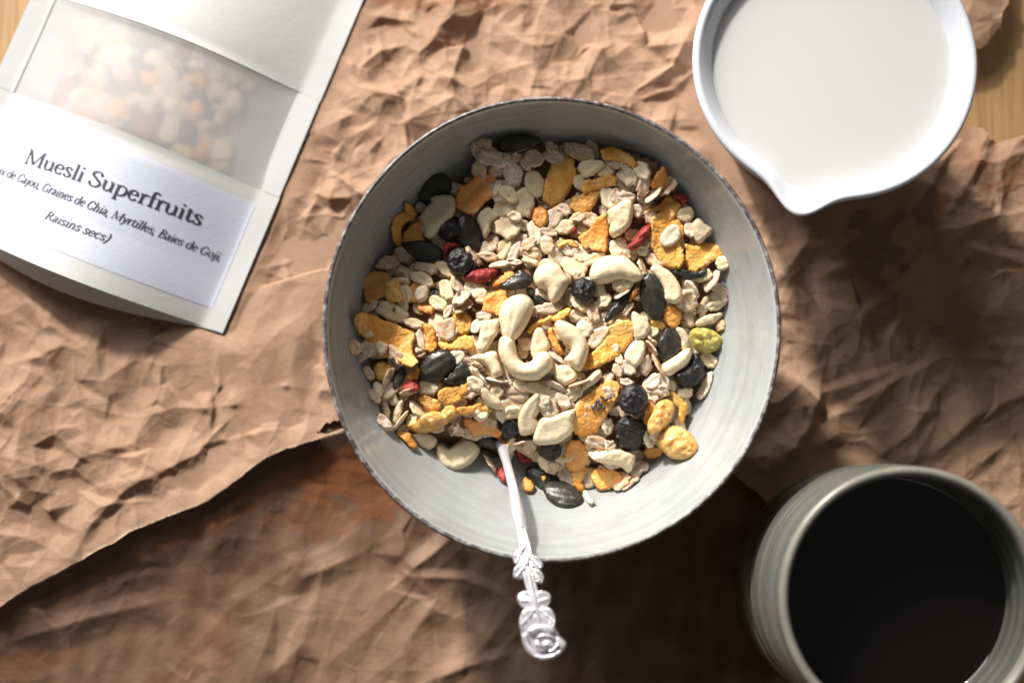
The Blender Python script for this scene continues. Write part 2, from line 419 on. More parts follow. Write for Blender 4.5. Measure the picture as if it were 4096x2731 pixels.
def crease(pts, hgt, wl, wr):
    """a raised fold along overview pixels, falling off over wl / wr mm on its two sides"""
    p = D([q[0] for q in pts], [q[1] for q in pts])[:, :2]; A = np.zeros(GX.shape)
    m = (GX > p[:, 0].min() - 30) & (GX < p[:, 0].max() + 30) & (GY > p[:, 1].min() - 30) & (GY < p[:, 1].max() + 30)
    q = np.stack([GX[m], GY[m]], 1); d, near = seg_dist(q, p, False)
    cum = np.r_[0, np.cumsum(np.hypot(*np.diff(p, axis=0).T))]; best = np.full(len(q), 1e9); side = np.zeros(len(q)); al = np.zeros(len(q))
    for k in range(len(p) - 1):
        e = p[k + 1] - p[k]; L2 = e @ e; t = np.clip(((q - p[k]) @ e) / L2, 0, 1); dd = np.hypot(*(q - p[k] - t[:, None] * e).T); mm_ = dd < best
        best[mm_] = dd[mm_]; side[mm_] = (e[0] * (q[:, 1] - p[k][1]) - e[1] * (q[:, 0] - p[k][0]))[mm_]; al[mm_] = (cum[k] + t * math.sqrt(L2))[mm_]
    w = np.where(side > 0, wl, wr); prof = np.maximum(0, 1 - best / w) ** 1.3
    env = np.sin(np.pi * np.clip(al / cum[-1], .04, .96)) ** .5
    A[m] = hgt * prof * env; return A

def disc(c, r, soft):
    d = np.hypot(GX - c[0], GY - c[1]); return np.clip((d - r) / soft, 0, 1)
BOWL0 = D(1261, 777, 0)[:2] * 0
b_rim = D(1266, 748, 60.); BOWL0 = np.array([b_rim[0], b_rim[1]])
p_rim = D(1919, 140, 62.); PIT0 = np.array([p_rim[0], p_rim[1]])
m_rim = D(2097, 1377, 88.); MUG0 = np.array([m_rim[0], m_rim[1]])
BAGA = D(510, 765, 2.)[:2]; BAGB = D(833, 0, 2.)[:2]
bey = (BAGB - BAGA) / np.linalg.norm(BAGB - BAGA); bex = np.array([-bey[1], bey[0]])

big = blur(warped(facets(52, 11, 40), 5, 90, 5), 2); med = warped(facets(19, 12, 2.0), 7, 60, 1.6)
sml = warped(facets(8.5, 13, 2.0), 9, 40, .8); tiny = facets(4.4, 14, 4.0); sm2 = warped(facets(11, 33, 2.5), 35, 50, .8)
med2 = warped(facets(26, 22, 16), 27, 60, 3)
dense = np.clip(.62 + 1.0 * spot(1000, 330, 62) + .7 * spot(100, 1250, 55) + .9 * spot(640, 760, 34) + .5 * spot(1450, 120, 40) + .55 * spot(700, 880, 25)
                + .5 * spot(2150, 560, 50) + .4 * spot(450, 1080, 30) - .2 * spot(330, 850, 32), .12, 1.25)
calm = 1 - .55 * spot(300, 830, 34)
H1 = 2.0 * big + 1.35 * med * calm * (.55 + .45 * dense) + 1.75 * sml * (.3 + .7 * dense) + (.6 * tiny + .0) * dense + 1.5 * sm2 * (.25 + .75 * dense) + .05 * blur(rng.normal(0, 1, GX.shape), 2)
for pts, h, a, b in (
    ([(395, 1075), (300, 1120), (215, 1200), (165, 1290), (150, 1330)], 3.2, 3, 12), ([(60, 950), (40, 1050), (60, 1180)], 2.0, 9, 3),
    ([(640, 985), (560, 1000), (470, 1020)], 2.4, 10, 3), ([(600, 990), (640, 900), (700, 830)], 2.0, 4, 6),
    ([(560, 920), (640, 870), (735, 990)], 2.2, 8, 3), ([(250, 1110), (330, 1100), (420, 1150)], 2.0, 4, 10),
    ([(1190, 240), (1120, 330), (1060, 400)], 1.2, 8, 3), ([(1130, 150), (1230, 250), (1300, 330)], 1.8, 10, 3), ([(1480, 230), (1560, 120), (1600, 40)], 2.6, 5, 9),
    ([(1380, 60), (1330, 200), (1240, 330)], 1.6, 7, 5), ([(870, 250), (960, 180), (1090, 190)], 1.6, 4, 9), ([(900, 330), (960, 420), (880, 520)], 1.2, 6, 4),
    ([(1790, 860), (1880, 905), (1960, 880), (2060, 850)], 3.0, 3, 12), ([(1885, 870), (1850, 985), (1800, 1060)], 4.4, 4, 12), ([(1850, 985), (2010, 900), (2200, 800), (2352, 790)], 3.0, 3, 14),
    ([(2090, 600), (2200, 560), (2352, 600)], 2.2, 4, 10), ([(2070, 480), (2030, 600), (1900, 620)], 1.8, 5, 8), ([(2180, 860), (2080, 1000), (2000, 1060)], 3.0, 4, 13),
    ([(2352, 900), (2230, 960), (2120, 1060)], 3.0, 4, 14), ([(2330, 1000), (2240, 1070)], 2.4, 4, 10), ([(1790, 640), (1850, 560), (1860, 480)], 2.0, 4, 7),
    ([(2200, 300), (2140, 420), (2050, 520)], 2.2, 3, 9), ([(2280, 320), (2220, 420), (2170, 500)], 2.0, 3, 9), ([(30, 640), (110, 760), (130, 900)], 2.4, 9, 4)):
    H1 = H1 + blur(crease(pts, h, a, b), 1)
H2 = 2.4 * med2 + .8 * med * (.5 + .5 * spot(950, 1400, 60)) + (.5 + .3 * spot(1000, 1400, 60)) * sml + .55 * sm2 + .2 * tiny + .04 * blur(rng.normal(0, 1, GX.shape), 2)
for pts, h, a, b in (
    ([(370, 1560), (520, 1400), (640, 1310), (760, 1260), (850, 1190)], 1.0, 5, 13), ([(0, 1480), (200, 1420), (380, 1380)], 2.2, 5, 9), ([(830, 1270), (690, 1330), (660, 1300)], 2.6, 6, 9),
    ([(900, 1290), (1000, 1380), (930, 1480)], 2.4, 8, 5), ([(1050, 1225), (930, 1320)], 5.5, 12, 5), ([(1160, 1370), (1070, 1330), (930, 1325)], 3.4, 10, 3),
    ([(1180, 1500), (1080, 1530), (980, 1568)], 3.0, 12, 4), ([(1000, 1568), (1110, 1490), (1180, 1390)], 2.0, 8, 5), ([(600, 1568), (690, 1480), (720, 1360)], 2.0, 5, 8)):
    H2 = H2 + blur(crease(pts, h, a, b), 1)

torn_px = [(-160, 1475), (0, 1395), (50, 1362), (100, 1335), (150, 1308), (190, 1287), (230, 1258), (265, 1248), (300, 1222), (350, 1200), (400, 1180), (440, 1168), (480, 1150), (510, 1130),
           (540, 1108), (575, 1080), (600, 1062), (650, 1035), (690, 1022), (720, 1012), (760, 1000), (800, 988), (850, 975)]
hid_px = [(1000, 960), (1300, 1030), (1690, 1090), (1760, 1150), (1950, 1320), (2300, 1330), (2560, 1240)]
top_px = [(2560, 300), (2420, 322), (2352, 308), (2325, 318), (2300, 327), (2285, 322), (2268, 318), (2256, 300), (2240, 284), (2225, 290), (2205, 300), (2165, 312), (2130, 280), (2120, 180),
          (2190, 110), (2236, 108), (2252, 113), (2268, 108), (2282, 85), (2297, 62), (2304, 40), (2309, 18), (2316, -10), (2330, -150), (1500, -190), (700, -190), (420, -100), (300, 200), (160, 470), (17, 583), (8, 596), (-2, 606), (-30, 640), (-150, 660)]
def jagged(px, amp, step=1.6, seed=3, closed=False):
    p = D([q[0] for q in px], [q[1] for q in px])[:, :2]; r = np.random.default_rng(seed); out = []
    for a, b in zip(p[:-1], p[1:]):
        m = max(1, int(np.hypot(*(b - a)) / step))
        for j in range(m): out.append(a + (b - a) * j / m + r.normal(0, amp, 2))
    out.append(p[-1]); return np.array(out)
TORN = jagged(torn_px, .16, 2.2); HID = jagged(hid_px, .3, 4); TOPE = jagged(top_px, .45, 1.6, 8)
SHEET1 = np.vstack([TORN, HID, TOPE])
HOLE = jagged([(722, 996), (736, 985), (748, 972), (768, 968), (790, 955), (810, 975), (790, 984), (765, 992), (740, 996), (722, 996)], .3, 1.2, 5)
low_px = [(-160, 1250), (300, 1100), (700, 880), (1200, 860), (1700, 980), (1900, 1150), (2250, 1250), (2380, 1330), (2340, 1450), (2330, 1500), (2322, 1545), (2318, 1600), (2300, 1760), (-160, 1760)]
SHEET2 = jagged(low_px, .4, 1.8, 12); SHEET2 = SHEET2[:-1]

def rest(H, keep):                          # flat where heavy things stand
    for c, r, s in ((BOWL0, 36, 34), (MUG0, 42, 8), (PIT0, 34, 16)):
        w = disc(c, r, s); H = H * w + keep * (1 - w)
    u = (GX - BAGA[0]) * bex[0] + (GY - BAGA[1]) * bex[1]; v = (GX - BAGA[0]) * bey[0] + (GY - BAGA[1]) * bey[1]
    w = 1 - np.clip((u + 10) / 8, 0, 1) * np.clip((v + 4) / 8, 0, 1)
    return H * (.12 + .88 * w) + np.minimum(H, keep) * .0 + keep * .88 * (1 - w)
pts2 = np.stack([GX.ravel(), GY.ravel()], 1)
dt, _ = (None, None)
near_t = seg_dist(pts2[::1], TORN[::6], False)[0].reshape(GX.shape)
lift = 2.0 * np.exp(-near_t / 12) * np.clip((GY - D(0, 1475)[1]) / 20, 0, 1)
for c, r in ((BOWL0, 40), (MUG0, 46)): lift = lift * disc(c, r, 22)
out1 = ~inside(pts2, SHEET1).reshape(GX.shape) & (GY < D(0, 900)[1])
below = np.clip(np.where(out1, near_t, 0) / 30, 0, 1); below = below * (2 - below) * np.clip((14 - GX) / 30, 0, 1)
z2 = rest(H2 * (.35 + .5 * np.clip(near_t / 14, 0, 1)) - .6 - 6.5 * below, -1.6); z2 = np.maximum(z2, TZ + .25)
z1 = rest(H1, .3)
pull = np.exp(-(near_t / 11) ** 2) * (GX < D(830, 980)[0]); z1 = z1 * (1 - .75 * pull) + .75 * pull * (z2 + 1.0) + lift
z1 = np.maximum(z1, np.where(near_t < 60, z2 + .5, -1.6)); z1 = np.maximum(z1, TZ + .7)

def sheet(name, poly, Z, stain, orange, torn_line, hole=None):
    ins = inside(pts2, poly)
    if hole is not None: ins &= ~inside(pts2, hole)
    ins = ins.reshape(GX.shape); ny, nx = ins.shape
    cell = ins[:-1, :-1] | ins[1:, :-1] | ins[:-1, 1:] | ins[1:, 1:]
    use = np.zeros_like(ins); use[:-1, :-1] |= cell; use[1:, :-1] |= cell; use[:-1, 1:] |= cell; use[1:, 1:] |= cell
    idx = np.cumsum(use.ravel()).reshape(ins.shape) - 1
    V = np.c_[GX[use], GY[use], Z[use]]; out = ~ins[use]
    bnd = poly if hole is None else None
    q = V[out][:, :2]
    d, near = seg_dist(q, poly)
    if hole is not None:
        d2, n2 = seg_dist(q, hole); m = d2 < d; near[m] = n2[m]
    V[np.where(out)[0], :2] = near
    j, i = np.nonzero(cell)
    F = np.stack([idx[j, i], idx[j, i + 1], idx[j + 1, i + 1], idx[j + 1, i]], 1)
    me = mesh_np(name, V, F, MAT['kraft'])
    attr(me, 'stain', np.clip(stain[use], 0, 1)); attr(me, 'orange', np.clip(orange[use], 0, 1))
    t = np.zeros(len(V)); dd = seg_dist(V[:, :2], torn_line, False)[0] if torn_line is not None else np.full(len(V), 99.)
    attr(me, 'torn', np.clip(1.1 - dd / .8, 0, 1) * .8)
    return obj(name, me)
def stains(lst, seed):
    A = np.zeros(GX.shape); w1, w2 = Waves(seed, 9), Waves(seed + 1, 22)
    wob = .16 * w1(GX, GY) + .12 * w2(GX, GY)
    for x, y, rx, ry, a, s in lst:
        c = D(x, y); k = .159
        ca, sa = math.cos(math.radians(-a)), math.sin(math.radians(-a)); dx, dy = GX - c[0], GY - c[1]
        e = np.hypot((dx * ca + dy * sa) / (rx * k), (-dx * sa + dy * ca) / (ry * k))
        A = np.maximum(A, s * np.clip((1.12 - e - wob * 1.6) / .2, 0, 1))
    return A
r_ = random.Random(4)
sp = [(880, 1255, 75, 45, 20, .8), (930, 1200, 60, 50, 0, .6), (980, 1300, 60, 40, 40, .5), (690, 1430, 60, 85, 10, .55), (550, 1415, 34, 30, 0, .6), (870, 1390, 70, 30, 20, .5), (640, 1290, 40, 28, -20, .5),
      (820, 1405, 22, 20, 0, .6), (780, 1450, 24, 22, 0, .6), (1000, 1370, 60, 34, 10, .5), (900, 1360, 40, 26, 0, .5), (1060, 1470, 34, 26, -30, .4), (1100, 1400, 30, 24, 0, .5), (590, 1195, 40, 30, -40, .5), (760, 1330, 30, 40, 0, .4),
      (440, 1240, 90, 24, -30, .35), (200, 1330, 110, 24, -25, .4), (700, 1210, 120, 60, -20, .75), (560, 1250, 110, 40, -35, .45)]
sp += [(r_.uniform(620, 1180), r_.uniform(1330, 1560), r_.uniform(7, 20), r_.uniform(7, 16), 0, r_.uniform(.3, .55)) for _ in range(26)]
og = [(800, 1070, 110, 50, -25, 1.), (690, 1085, 120, 26, -28, .7), (560, 1160, 150, 22, -32, .5), (400, 1240, 120, 16, -30, .45), (860, 1120, 70, 80, 30, .9), (720, 1180, 90, 50, 0, .45), (460, 1470, 90, 40, -30, .28), (430, 1540, 100, 36, -20, .25), (60, 1530, 120, 30, -10, .4)]
sp1 = [(2010, 560, 60, 80, 0, .5), (2000, 720, 50, 70, 10, .5), (2130, 470, 22, 40, 10, .5), (1940, 640, 50, 40, 0, .35), (2150, 760, 20, 14, 0, .4), (2250, 410, 70, 22, 0, .5), (2300, 560, 40, 20, 0, .3)]
sp1 += [(r_.uniform(1820, 2330), r_.uniform(420, 1000), r_.uniform(5, 15), r_.uniform(5, 12), 0, r_.uniform(.25, .5)) for _ in range(20)]
og1 = [(2160, 480, 12, 40, 20, .6), (2290, 430, 60, 12, -10, .6), (2330, 400, 30, 22, 0, .6), (2240, 360, 16, 30, 20, .5), (1000, 0, 170, 22, 3, .75), (1120, -5, 90, 26, 0, .7)]
s1 = sheet('kraft_paper', SHEET1, z1, stains(sp1, 41), stains(og1, 43), TORN, HOLE)
tag(s1, 'large crumpled brown kraft paper sheet with a torn lower edge under bowl and bag', 'paper', 'sheets of brown kraft paper')
s2 = sheet('kraft_paper', SHEET2, z2, np.maximum(.84 + .15 * np.exp(-(near_t / 26) ** 2) + .10 * Waves(61, 12)(GX, GY) + .08 * Waves(63, 30)(GX, GY) - .34 * spot(980, 1450, 34) - .2 * spot(720, 1500, 24), stains(sp, 51)), stains(og, 53), None)  # base tone paints shade: darkest by the torn edge, paler on sunlit patches
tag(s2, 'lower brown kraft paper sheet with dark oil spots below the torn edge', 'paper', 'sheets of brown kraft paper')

# ------------------------------------------------------------------ grey bowl
def wobble(th, r, z):
    return r * (1.018 - .011 * np.cos(2 * th) + .0025 * np.sin(3 * th + 2) + .0012 * np.sin(7 * th)), z + .35 * np.sin(2 * th + .4) + .15 * np.sin(5 * th)
BZ = 0.6
inner_pts = [(0, 7), (20, 7.6), (36, 11), (48, 17), (57, 26), (63.5, 36), (68, 46), (70.6, 54), (71.8, 58.6)]
INP = np.array(smooth_profile(inner_pts, 1.0))
def bowl_inner(r): return np.interp(r, INP[:, 0], INP[:, 1])
bowl = empty('cereal_bowl', (*BOWL0, BZ), 'wide grey glazed stoneware bowl with a worn dark rim, holding muesli', 'bowl')
lip = [(71.8, 58.6), (72.3, 59.5), (72.8, 59.9)]
V, F = lathe(smooth_profile(inner_pts, 1.0) + lip[1:2], 220, wobble); obj('bowl_inside', mesh_np('bowl_inside', V, F, MAT['glaze']), bowl)
V, F = lathe(smooth_profile([(72.3, 59.5), (72.9, 60.0), (73.6, 59.6), (73.9, 58.2), (73.7, 56.6)], .4), 220, wobble); obj('rim_band', mesh_np('rim_band', V, F, MAT['rim']), bowl)
V, F = lathe(smooth_profile([(73.7, 56.6), (72.6, 50), (69, 40), (62, 27), (52, 15), (40, 7.5), (34, 5)], 1.5), 160, wobble); obj('bowl_outside', mesh_np('bowl_outside', V, F, MAT['outer']), bowl)
V, F = lathe([(34, 5), (33.6, 0.2), (32.6, 0), (29, 0), (28.6, 3.4), (0, 3.6)], 120); obj('foot_ring', mesh_np('foot_ring', V, F, MAT['outer']), bowl)

# ------------------------------------------------------------------ milk pitcher
tipv = D(1830, 495, 62.)[:2] - PIT0; TIPA = math.atan2(tipv[1], tipv[0])
def spout(th, r, z):
    d = (th - TIPA + np.pi) % (2 * np.pi) - np.pi; w = np.clip((z - 36) / 26, 0, 1) ** 2
    g = np.exp(-(d / .185) ** 2) ; g2 = np.exp(-(d / .5) ** 2); w = w * np.clip(r / 34, 0, 1) ** 2
    return r * (1 + .02 * w) + w * (8.6 * g - 1.2 * g2) + .0 * z, z + w * .6 * g
pit = empty('milk_pitcher', (*PIT0, BZ), 'white porcelain pitcher with a pointed pouring lip, full of milk', 'pitcher')
pin = [(0, 3), (24, 3.4), (29, 8), (33, 24), (36.4, 44), (38.6, 54), (41.2, 58.5), (43.0, 60.6), (44.2, 61.6), (45.3, 61.6), (46.0, 60.8), (46.1, 59.8), (45.2, 57.6), (42.2, 52), (37, 36), (33, 18), (30.5, 6), (30, 0.4), (29.5, 0), (0, .6)]
V, F = lathe(smooth_profile(pin, 1.0), 200, spout); obj('pitcher_body', mesh_np('pitcher_body', V, F, MAT['china']), pit)
V, F = lathe([(.01, 55.2), (20, 55.2), (34, 55.2), (37.8, 55.25), (39.0, 55.5), (40.4, 56.4)], 160, lambda t, r, z: (spout(t, r, z)[0], z))
ml = obj('milk', mesh_np('milk', V, F, MAT['milk']), None, (*PIT0, BZ)); tag(ml, 'smooth white milk filling the porcelain pitcher', 'milk')

# ------------------------------------------------------------------ coffee mug
mug = empty('coffee_mug', (*MUG0, BZ - 1.2), 'grey green ribbed stoneware mug of black coffee, cut off by the corner', 'mug')
z = np.linspace(9, 83, 150)
rib = .55 * np.sin(z * 2 * np.pi / 7.6 + .6 * np.sin(z * .21)) * np.clip((z - 8) / 10, 0, 1) * np.clip((84 - z) / 8, 0, 1) + .22 * np.sin(z * 2 * np.pi / 3.1)
outp = [(33, 0), (37, 1.2), (39.2, 5)] + [(40.1 + q - .9 * max(0, (k - 60) / 24) ** 2, k) for q, k in zip(rib, z)]
def mw(th, r, z): return r * (1 + .004 * np.sin(2 * th) + .002 * np.sin(3 * th + 1)), z + .2 * np.sin(th * 2 + 1)
V, F = lathe([(0.01, .6), (30, .4)] + outp, 180, mw); obj('mug_body', mesh_np('mug_body', V, F, MAT['mug']), mug)
last = outp[-1]
V, F = lathe(smooth_profile([last, (39.5, 85.6), (39.7, 87.2), (39.0, 88.2), (37.9, 88.3), (37.0, 87.4), (36.5, 85.4)], .5), 180, mw); obj('mug_rim', mesh_np('mug_rim', V, F, MAT['mugrim']), mug)
iz = np.linspace(85.4, 30, 60); V, F = lathe([(36.5 + .25 * math.sin(k * .9) * min(1, (85.4 - k) / 4), k) for k in iz] + [(34, 8), (.01, 6)], 160, mw); obj('mug_inside', mesh_np('mug_inside', V, F, MAT['mug']), mug)
V, F = lathe([(.01, 62), (35, 62.0), (36.2, 62.3), (36.7, 63)], 140, mw); cf = obj('coffee', mesh_np('coffee', V, F, MAT['coffee']), None, (*MUG0, BZ - 1.2)); tag(cf, 'black coffee inside the grey green mug', 'coffee')

# ------------------------------------------------------------------ bag of muesli
BW, BV = 116., 185.
def Bprof(v): return np.interp(v, [0, 6, 20, 45, 75, 100, 130, 165, 185], [17.5, 16.5, 15, 14, 13, 12, 9.5, 5, .6])
wb = Waves(77, 45)
def bag_pt(u, v, off=0.0, flat=False):
    """front of the pouch: u from its right edge to the left, v up from its foot (mm)"""
    u = np.asarray(u, float); v = np.asarray(v, float); t = np.clip(u / BW, 0, 1)
    s = np.sin(np.pi * np.clip((t - .07) / .86, 0, 1)); e = s ** 1.15
    zz = 1.2 + Bprof(v) * e + (.35 * wb(u, v) * np.clip(t * 14, 0, 1)) * np.clip(v / 10, 0, 1)
    zz = zz + .8 * np.exp(-((v - 93.6) / 1.3) ** 2) * s - .7 * np.exp(-((v - 54 + .05 * u) / 3) ** 2) * s
    if flat: zz = np.full_like(zz, .9)
    vv = v - 2.5 * s * np.exp(-v / 25)
    x = BAGA[0] + bex[0] * u + bey[0] * vv; y = BAGA[1] + bex[1] * u + bey[1] * vv
    return np.stack([x, y, zz + off], -1)
def bag_grid(u0, u1, v0, v1, off=0.0, step=1.2, flat=False, vlo=None, vhi=None):
    nu, nv = max(2, int((u1 - u0) / step)), max(2, int((v1 - v0) / step))
    U, W = np.meshgrid(np.linspace(u0, u1, nu + 1), np.linspace(0, 1, nv + 1))
    lo = vlo(U) if vlo else v0; hi = vhi(U) if vhi else v1
    V = bag_pt(U, lo + (hi - lo) * W, off, flat).reshape(-1, 3)
    j, i = np.meshgrid(np.arange(nv), np.arange(nu), indexing='ij'); k = (j * (nu + 1) + i).ravel()
    return V, np.stack([k, k + nu + 1, k + nu + 2, k + 1], 1)
bag = empty('muesli_bag', (0, 0, 0), 'white paper pouch of muesli with a clear window and printed label', 'bag')
win_lo = lambda u: 54 + 0 * u; win_hi = lambda u: 93.6 + 0 * u
def part(name, grid, mat, par=bag): return obj(name, mesh_np(name, *grid, MAT[mat]), par)
part('lower_front', bag_grid(0, BW, 0, 54), 'bag'); part('upper_front', bag_grid(0, BW, 93.6, BV), 'bag')
part('window_film', bag_grid(0, BW, 53.2, 94.4, -.25), 'film')
part('sealed_edge', bag_grid(.2, 7.5, 54.1, 93.5, .12), 'seal'); part('sealed_edge', bag_grid(BW - 9, BW - .2, 54.1, 93.5, .12), 'seal')
part('back_panel', bag_grid(0, BW, 0, BV, 0, 3, True), 'bag')
# folded foot: from the front edge down and under
nu, nv = 80, 12; U, W = np.meshgrid(np.linspace(0, BW, nu + 1), np.linspace(0, 1, nv + 1))
top = bag_pt(U, 0 * U, 0); s = np.sin(np.pi * np.clip(U / BW, 0, 1)) ** 1.2
foot = top.copy(); foot[..., 2] = top[..., 2] * (1 - W) + 1.0 * W
bow = (5.5 * np.sin(np.pi * W * .8) ** 1.2 - .3 * W) * s
foot[..., 0] -= bey[0] * bow; foot[..., 1] -= bey[1] * bow
k = (np.arange(nv)[:, None] * (nu + 1) + np.arange(nu)).ravel()
part('bottom_gusset', (foot.reshape(-1, 3), np.stack([k, k + 1, k + nu + 2, k + nu + 1], 1)), 'bag')
lab = part('label', bag_grid(7.2, 113, 7, 48.5, .12, .8), 'label')

GL = {  # serif letters drawn as pen strokes: (advance, strokes); 'c' = curve, '-' = hairline, '=' = full stroke
'M': (12.2, ['- 1.4,0 1.6,10', '= 1.6,10 6,.6', '- 6,.6 10.2,10', '= 10.3,0 10.3,10', '- .1,0 2.9,0', '- 8.9,0 11.9,0', '- .2,10 2,10', '- 10,10 11.8,10']),
'u': (7.2, ['- .1,6.4 1.4,6.5', 'c 1.4,6.5 1.4,2.2 2.1,.5 3.4,.1 4.8,.9 5.4,2', '= 5.5,6.5 5.5,.2', '- 4.1,6.4 5.5,6.5', '- 5.5,.2 6.8,.3']),
'e': (6.0, ['- .9,3.7 5,3.7', 'c 5,3.7 4.6,5.7 3.1,6.6 1.4,5.7 .7,3.4 1.4,1 3.2,0 5.1,1.3']),
's': (5.1, ['c 4,5 3.5,6.3 2.4,6.6 1.1,5.9 1.2,4.4 2.7,3.4 4,2.4 4.1,1.1 2.8,0 1.2,.3 .6,1.7', '= 1.5,4.2 3.8,2.5']),
'l': (3.4, ['= 1.7,0 1.7,10.4', '- .3,0 3.1,0', '- .4,10 1.7,10.4']), 'i': (3.4, ['= 1.7,0 1.7,6.5', '- .3,0 3.1,0', '- .4,6.2 1.7,6.5', '= 1.7,8.6 1.7,9.8']),
'S': (7.4, ['c 6,7.8 5.2,9.7 3.5,10.2 1.5,9.3 1.2,7.3 3.1,5.6 5.4,4.3 6.4,2.4 5.1,.3 3.2,-.2 1.3,.6 .6,2.6', '= 2,6.6 5.8,3.8']),
'p': (7.2, ['= 1.6,6.5 1.6,-3.3', '- .2,-3.3 3.1,-3.3', '- .3,6.2 1.6,6.5', 'c 1.6,5.2 2.7,6.4 4.2,6.5 5.8,5.3 6.2,3.2 5.5,1.1 3.9,0 2.4,.2 1.6,1.1']),
'r': (4.8, ['= 1.6,0 1.6,6.5', '- .2,0 3.2,0', '- .3,6.2 1.6,6.5', 'c 1.7,4.6 2.5,6 3.5,6.6 4.4,6.1', '= 4.1,6.4 4.2,5.7']),
'f': (4.2, ['c 4.7,9.4 3.9,10.4 2.7,10.2 2,8.8 1.9,7 1.9,0', '- .4,6.4 3.9,6.4', '- .4,0 3.5,0']), 't': (4.3, ['c 1.8,8.4 1.8,1.5 2.3,.2 3.3,.1 4.1,.9', '- .4,6.4 3.8,6.4']),
'N': (9.8, ['- 1.6,0 1.6,10', '= 1.6,10 8.1,.1', '- 8.1,.1 8.1,10', '- .3,0 2.9,0', '- .3,10 1.9,10', '- 6.9,10 9.4,10']),
'o': (6.7, ['c 3.3,6.6 1.4,5.6 .8,3.3 1.4,1 3.3,0 5.2,1 5.8,3.3 5.2,5.6 3.3,6.6']), 'x': (5.9, ['= .9,6.5 5,0', '- 5,6.5 .7,0', '- .1,6.5 1.9,6.5', '- 4,0 5.8,0', '- 4.1,6.5 5.7,6.5', '- 0,0 1.6,0']),
'd': (7.1, ['= 5.5,0 5.5,10.4', '- 4.2,10.1 5.5,10.4', '- 5.5,.1 6.8,.3', 'c 5.5,5.2 4.4,6.4 2.8,6.5 1.2,5.2 .8,3.2 1.4,1 3,0 4.6,.4 5.5,1.4']),
'C': (8.2, ['c 7.2,7.3 6.1,9.5 4.4,10.1 2,8.8 .9,5 2,1.2 4.5,-.1 6.5,.7 7.5,2.8']), 'a': (6.0, ['c 1,5.2 1.7,6.3 3,6.6 4.2,5.8 4.3,4.4 4.3,1 5.4,.4', 'c 4.3,3.9 2.2,3.2 .9,1.9 1.1,.5 2.3,0 3.5,.6 4.3,1.7']),
'j': (3.4, ['c 1.9,6.5 1.9,-1.4 1.1,-3.1 -.4,-3.3', '- .5,6.2 1.9,6.5', '= 1.9,8.6 1.9,9.8']), ',': (3.0, ['= 1.2,.9 1.2,.1', 'c 1.3,.6 1.4,-.3 .5,-1.9']),
'G': (9.0, ['c 7.3,7.5 6.1,9.6 4.4,10.1 2,8.8 .9,5 2,1.2 4.4,-.1 6.3,.3 7.4,1.2', '= 7.4,.9 7.4,4', '- 5.8,4 8.8,4']),
'n': (7.3, ['= 1.6,0 1.6,6.5', '- .2,0 3,0', '- .3,6.2 1.6,6.5', 'c 1.7,4.9 2.9,6.3 4.3,6.5 5.3,5.3 5.4,3.5 5.4,0', '- 4.1,0 6.8,0']),
'h': (7.3, ['= 1.6,0 1.6,10.4', '- .2,0 3,0', '- .3,10.1 1.6,10.4', 'c 1.7,4.9 2.9,6.3 4.3,6.5 5.3,5.3 5.4,3.5 5.4,0', '- 4.1,0 6.8,0']),
'y': (6.2, ['= .9,6.5 3.4,.4', 'c 5.7,6.5 3.3,.2 2,-2.6 .5,-3.2', '- 0,6.5 2,6.5', '- 4.6,6.5 6.3,6.5']), 'B': (7.6, ['= 1.7,0 1.7,10', '- .3,0 3.5,0', '- .3,10 3.5,10', 'c 1.8,10 4.2,9.9 5.6,8.6 5.2,6.4 3.6,5.4 1.8,5.3', 'c 2.4,5.3 5.2,4.9 6.5,3 5.9,.8 4.2,0 1.8,0']),
'R': (8.0, ['= 1.7,0 1.7,10', '- .3,0 3.1,0', '- .3,10 3.5,10', 'c 1.8,10 4.4,9.9 5.8,8.4 5.4,6.1 3.8,5.2 1.8,5', '= 3.6,5.1 6.9,.1', '- 6.6,0 8,0']),
'c': (5.8, ['c 5,5 4.2,6.4 3,6.6 1.4,5.6 .8,3.3 1.4,1 3.2,0 5,1.3']), '(': (3.8, ['c 3.2,10.6 1.6,8 1.1,4 1.6,0 3.2,-2.6']), ')': (3.8, ['c .6,10.6 2.2,8 2.7,4 2.2,0 .6,-2.6']), ' ': (3.2, [])}
def lettering(name, text, u_end, u_start, v_end, v_start, cap, slant=0.0, thick=1.25, hair=.5, sag=0.0):
    adv = sum(GL[c][0] for c in text); sc = (u_start - u_end) / adv; vs = cap / 10
    V, F, x = [], [], 0.0
    for ch in text:
        for st in GL[ch][1]:
            mode, *pp = st.split(); p = np.array([[float(q) for q in w.split(',')] for w in pp])
            p = catmull(p, .5, False) if mode == 'c' else np.array([p[0] + (p[1] - p[0]) * t for t in np.linspace(0, 1, 6)])
            d = np.gradient(p, axis=0); d /= np.linalg.norm(d, axis=1)[:, None] + 1e-9
            w = {'c': hair + (thick - hair) * np.abs(d[:, 1]) ** 1.2, '=': np.full(len(p), thick), '-': np.full(len(p), hair)}[mode] / 2
            nrm = np.c_[-d[:, 1], d[:, 0]] * w[:, None]
            b = len(V)
            for q in (p + nrm, p - nrm):
                for a in q:
                    gx_ = x + a[0] + slant * a[1]; f = gx_ / adv
                    uu = u_start - gx_ * sc; vv = v_start + (v_end - v_start) * f + a[1] * vs - sag * math.sin(math.pi * min(max(f, 0), 1))
                    V.append((uu, vv))
            n = len(p)
            F += [[b + i, b + i + 1, b + n + i + 1, b + n + i] for i in range(n - 1)]
        x += GL[ch][0]
    V = np.array(V); me = mesh_np(name, bag_pt(V[:, 0], V[:, 1], .30), F, MAT['ink'], smooth=False)
    return obj(name, me, lab)
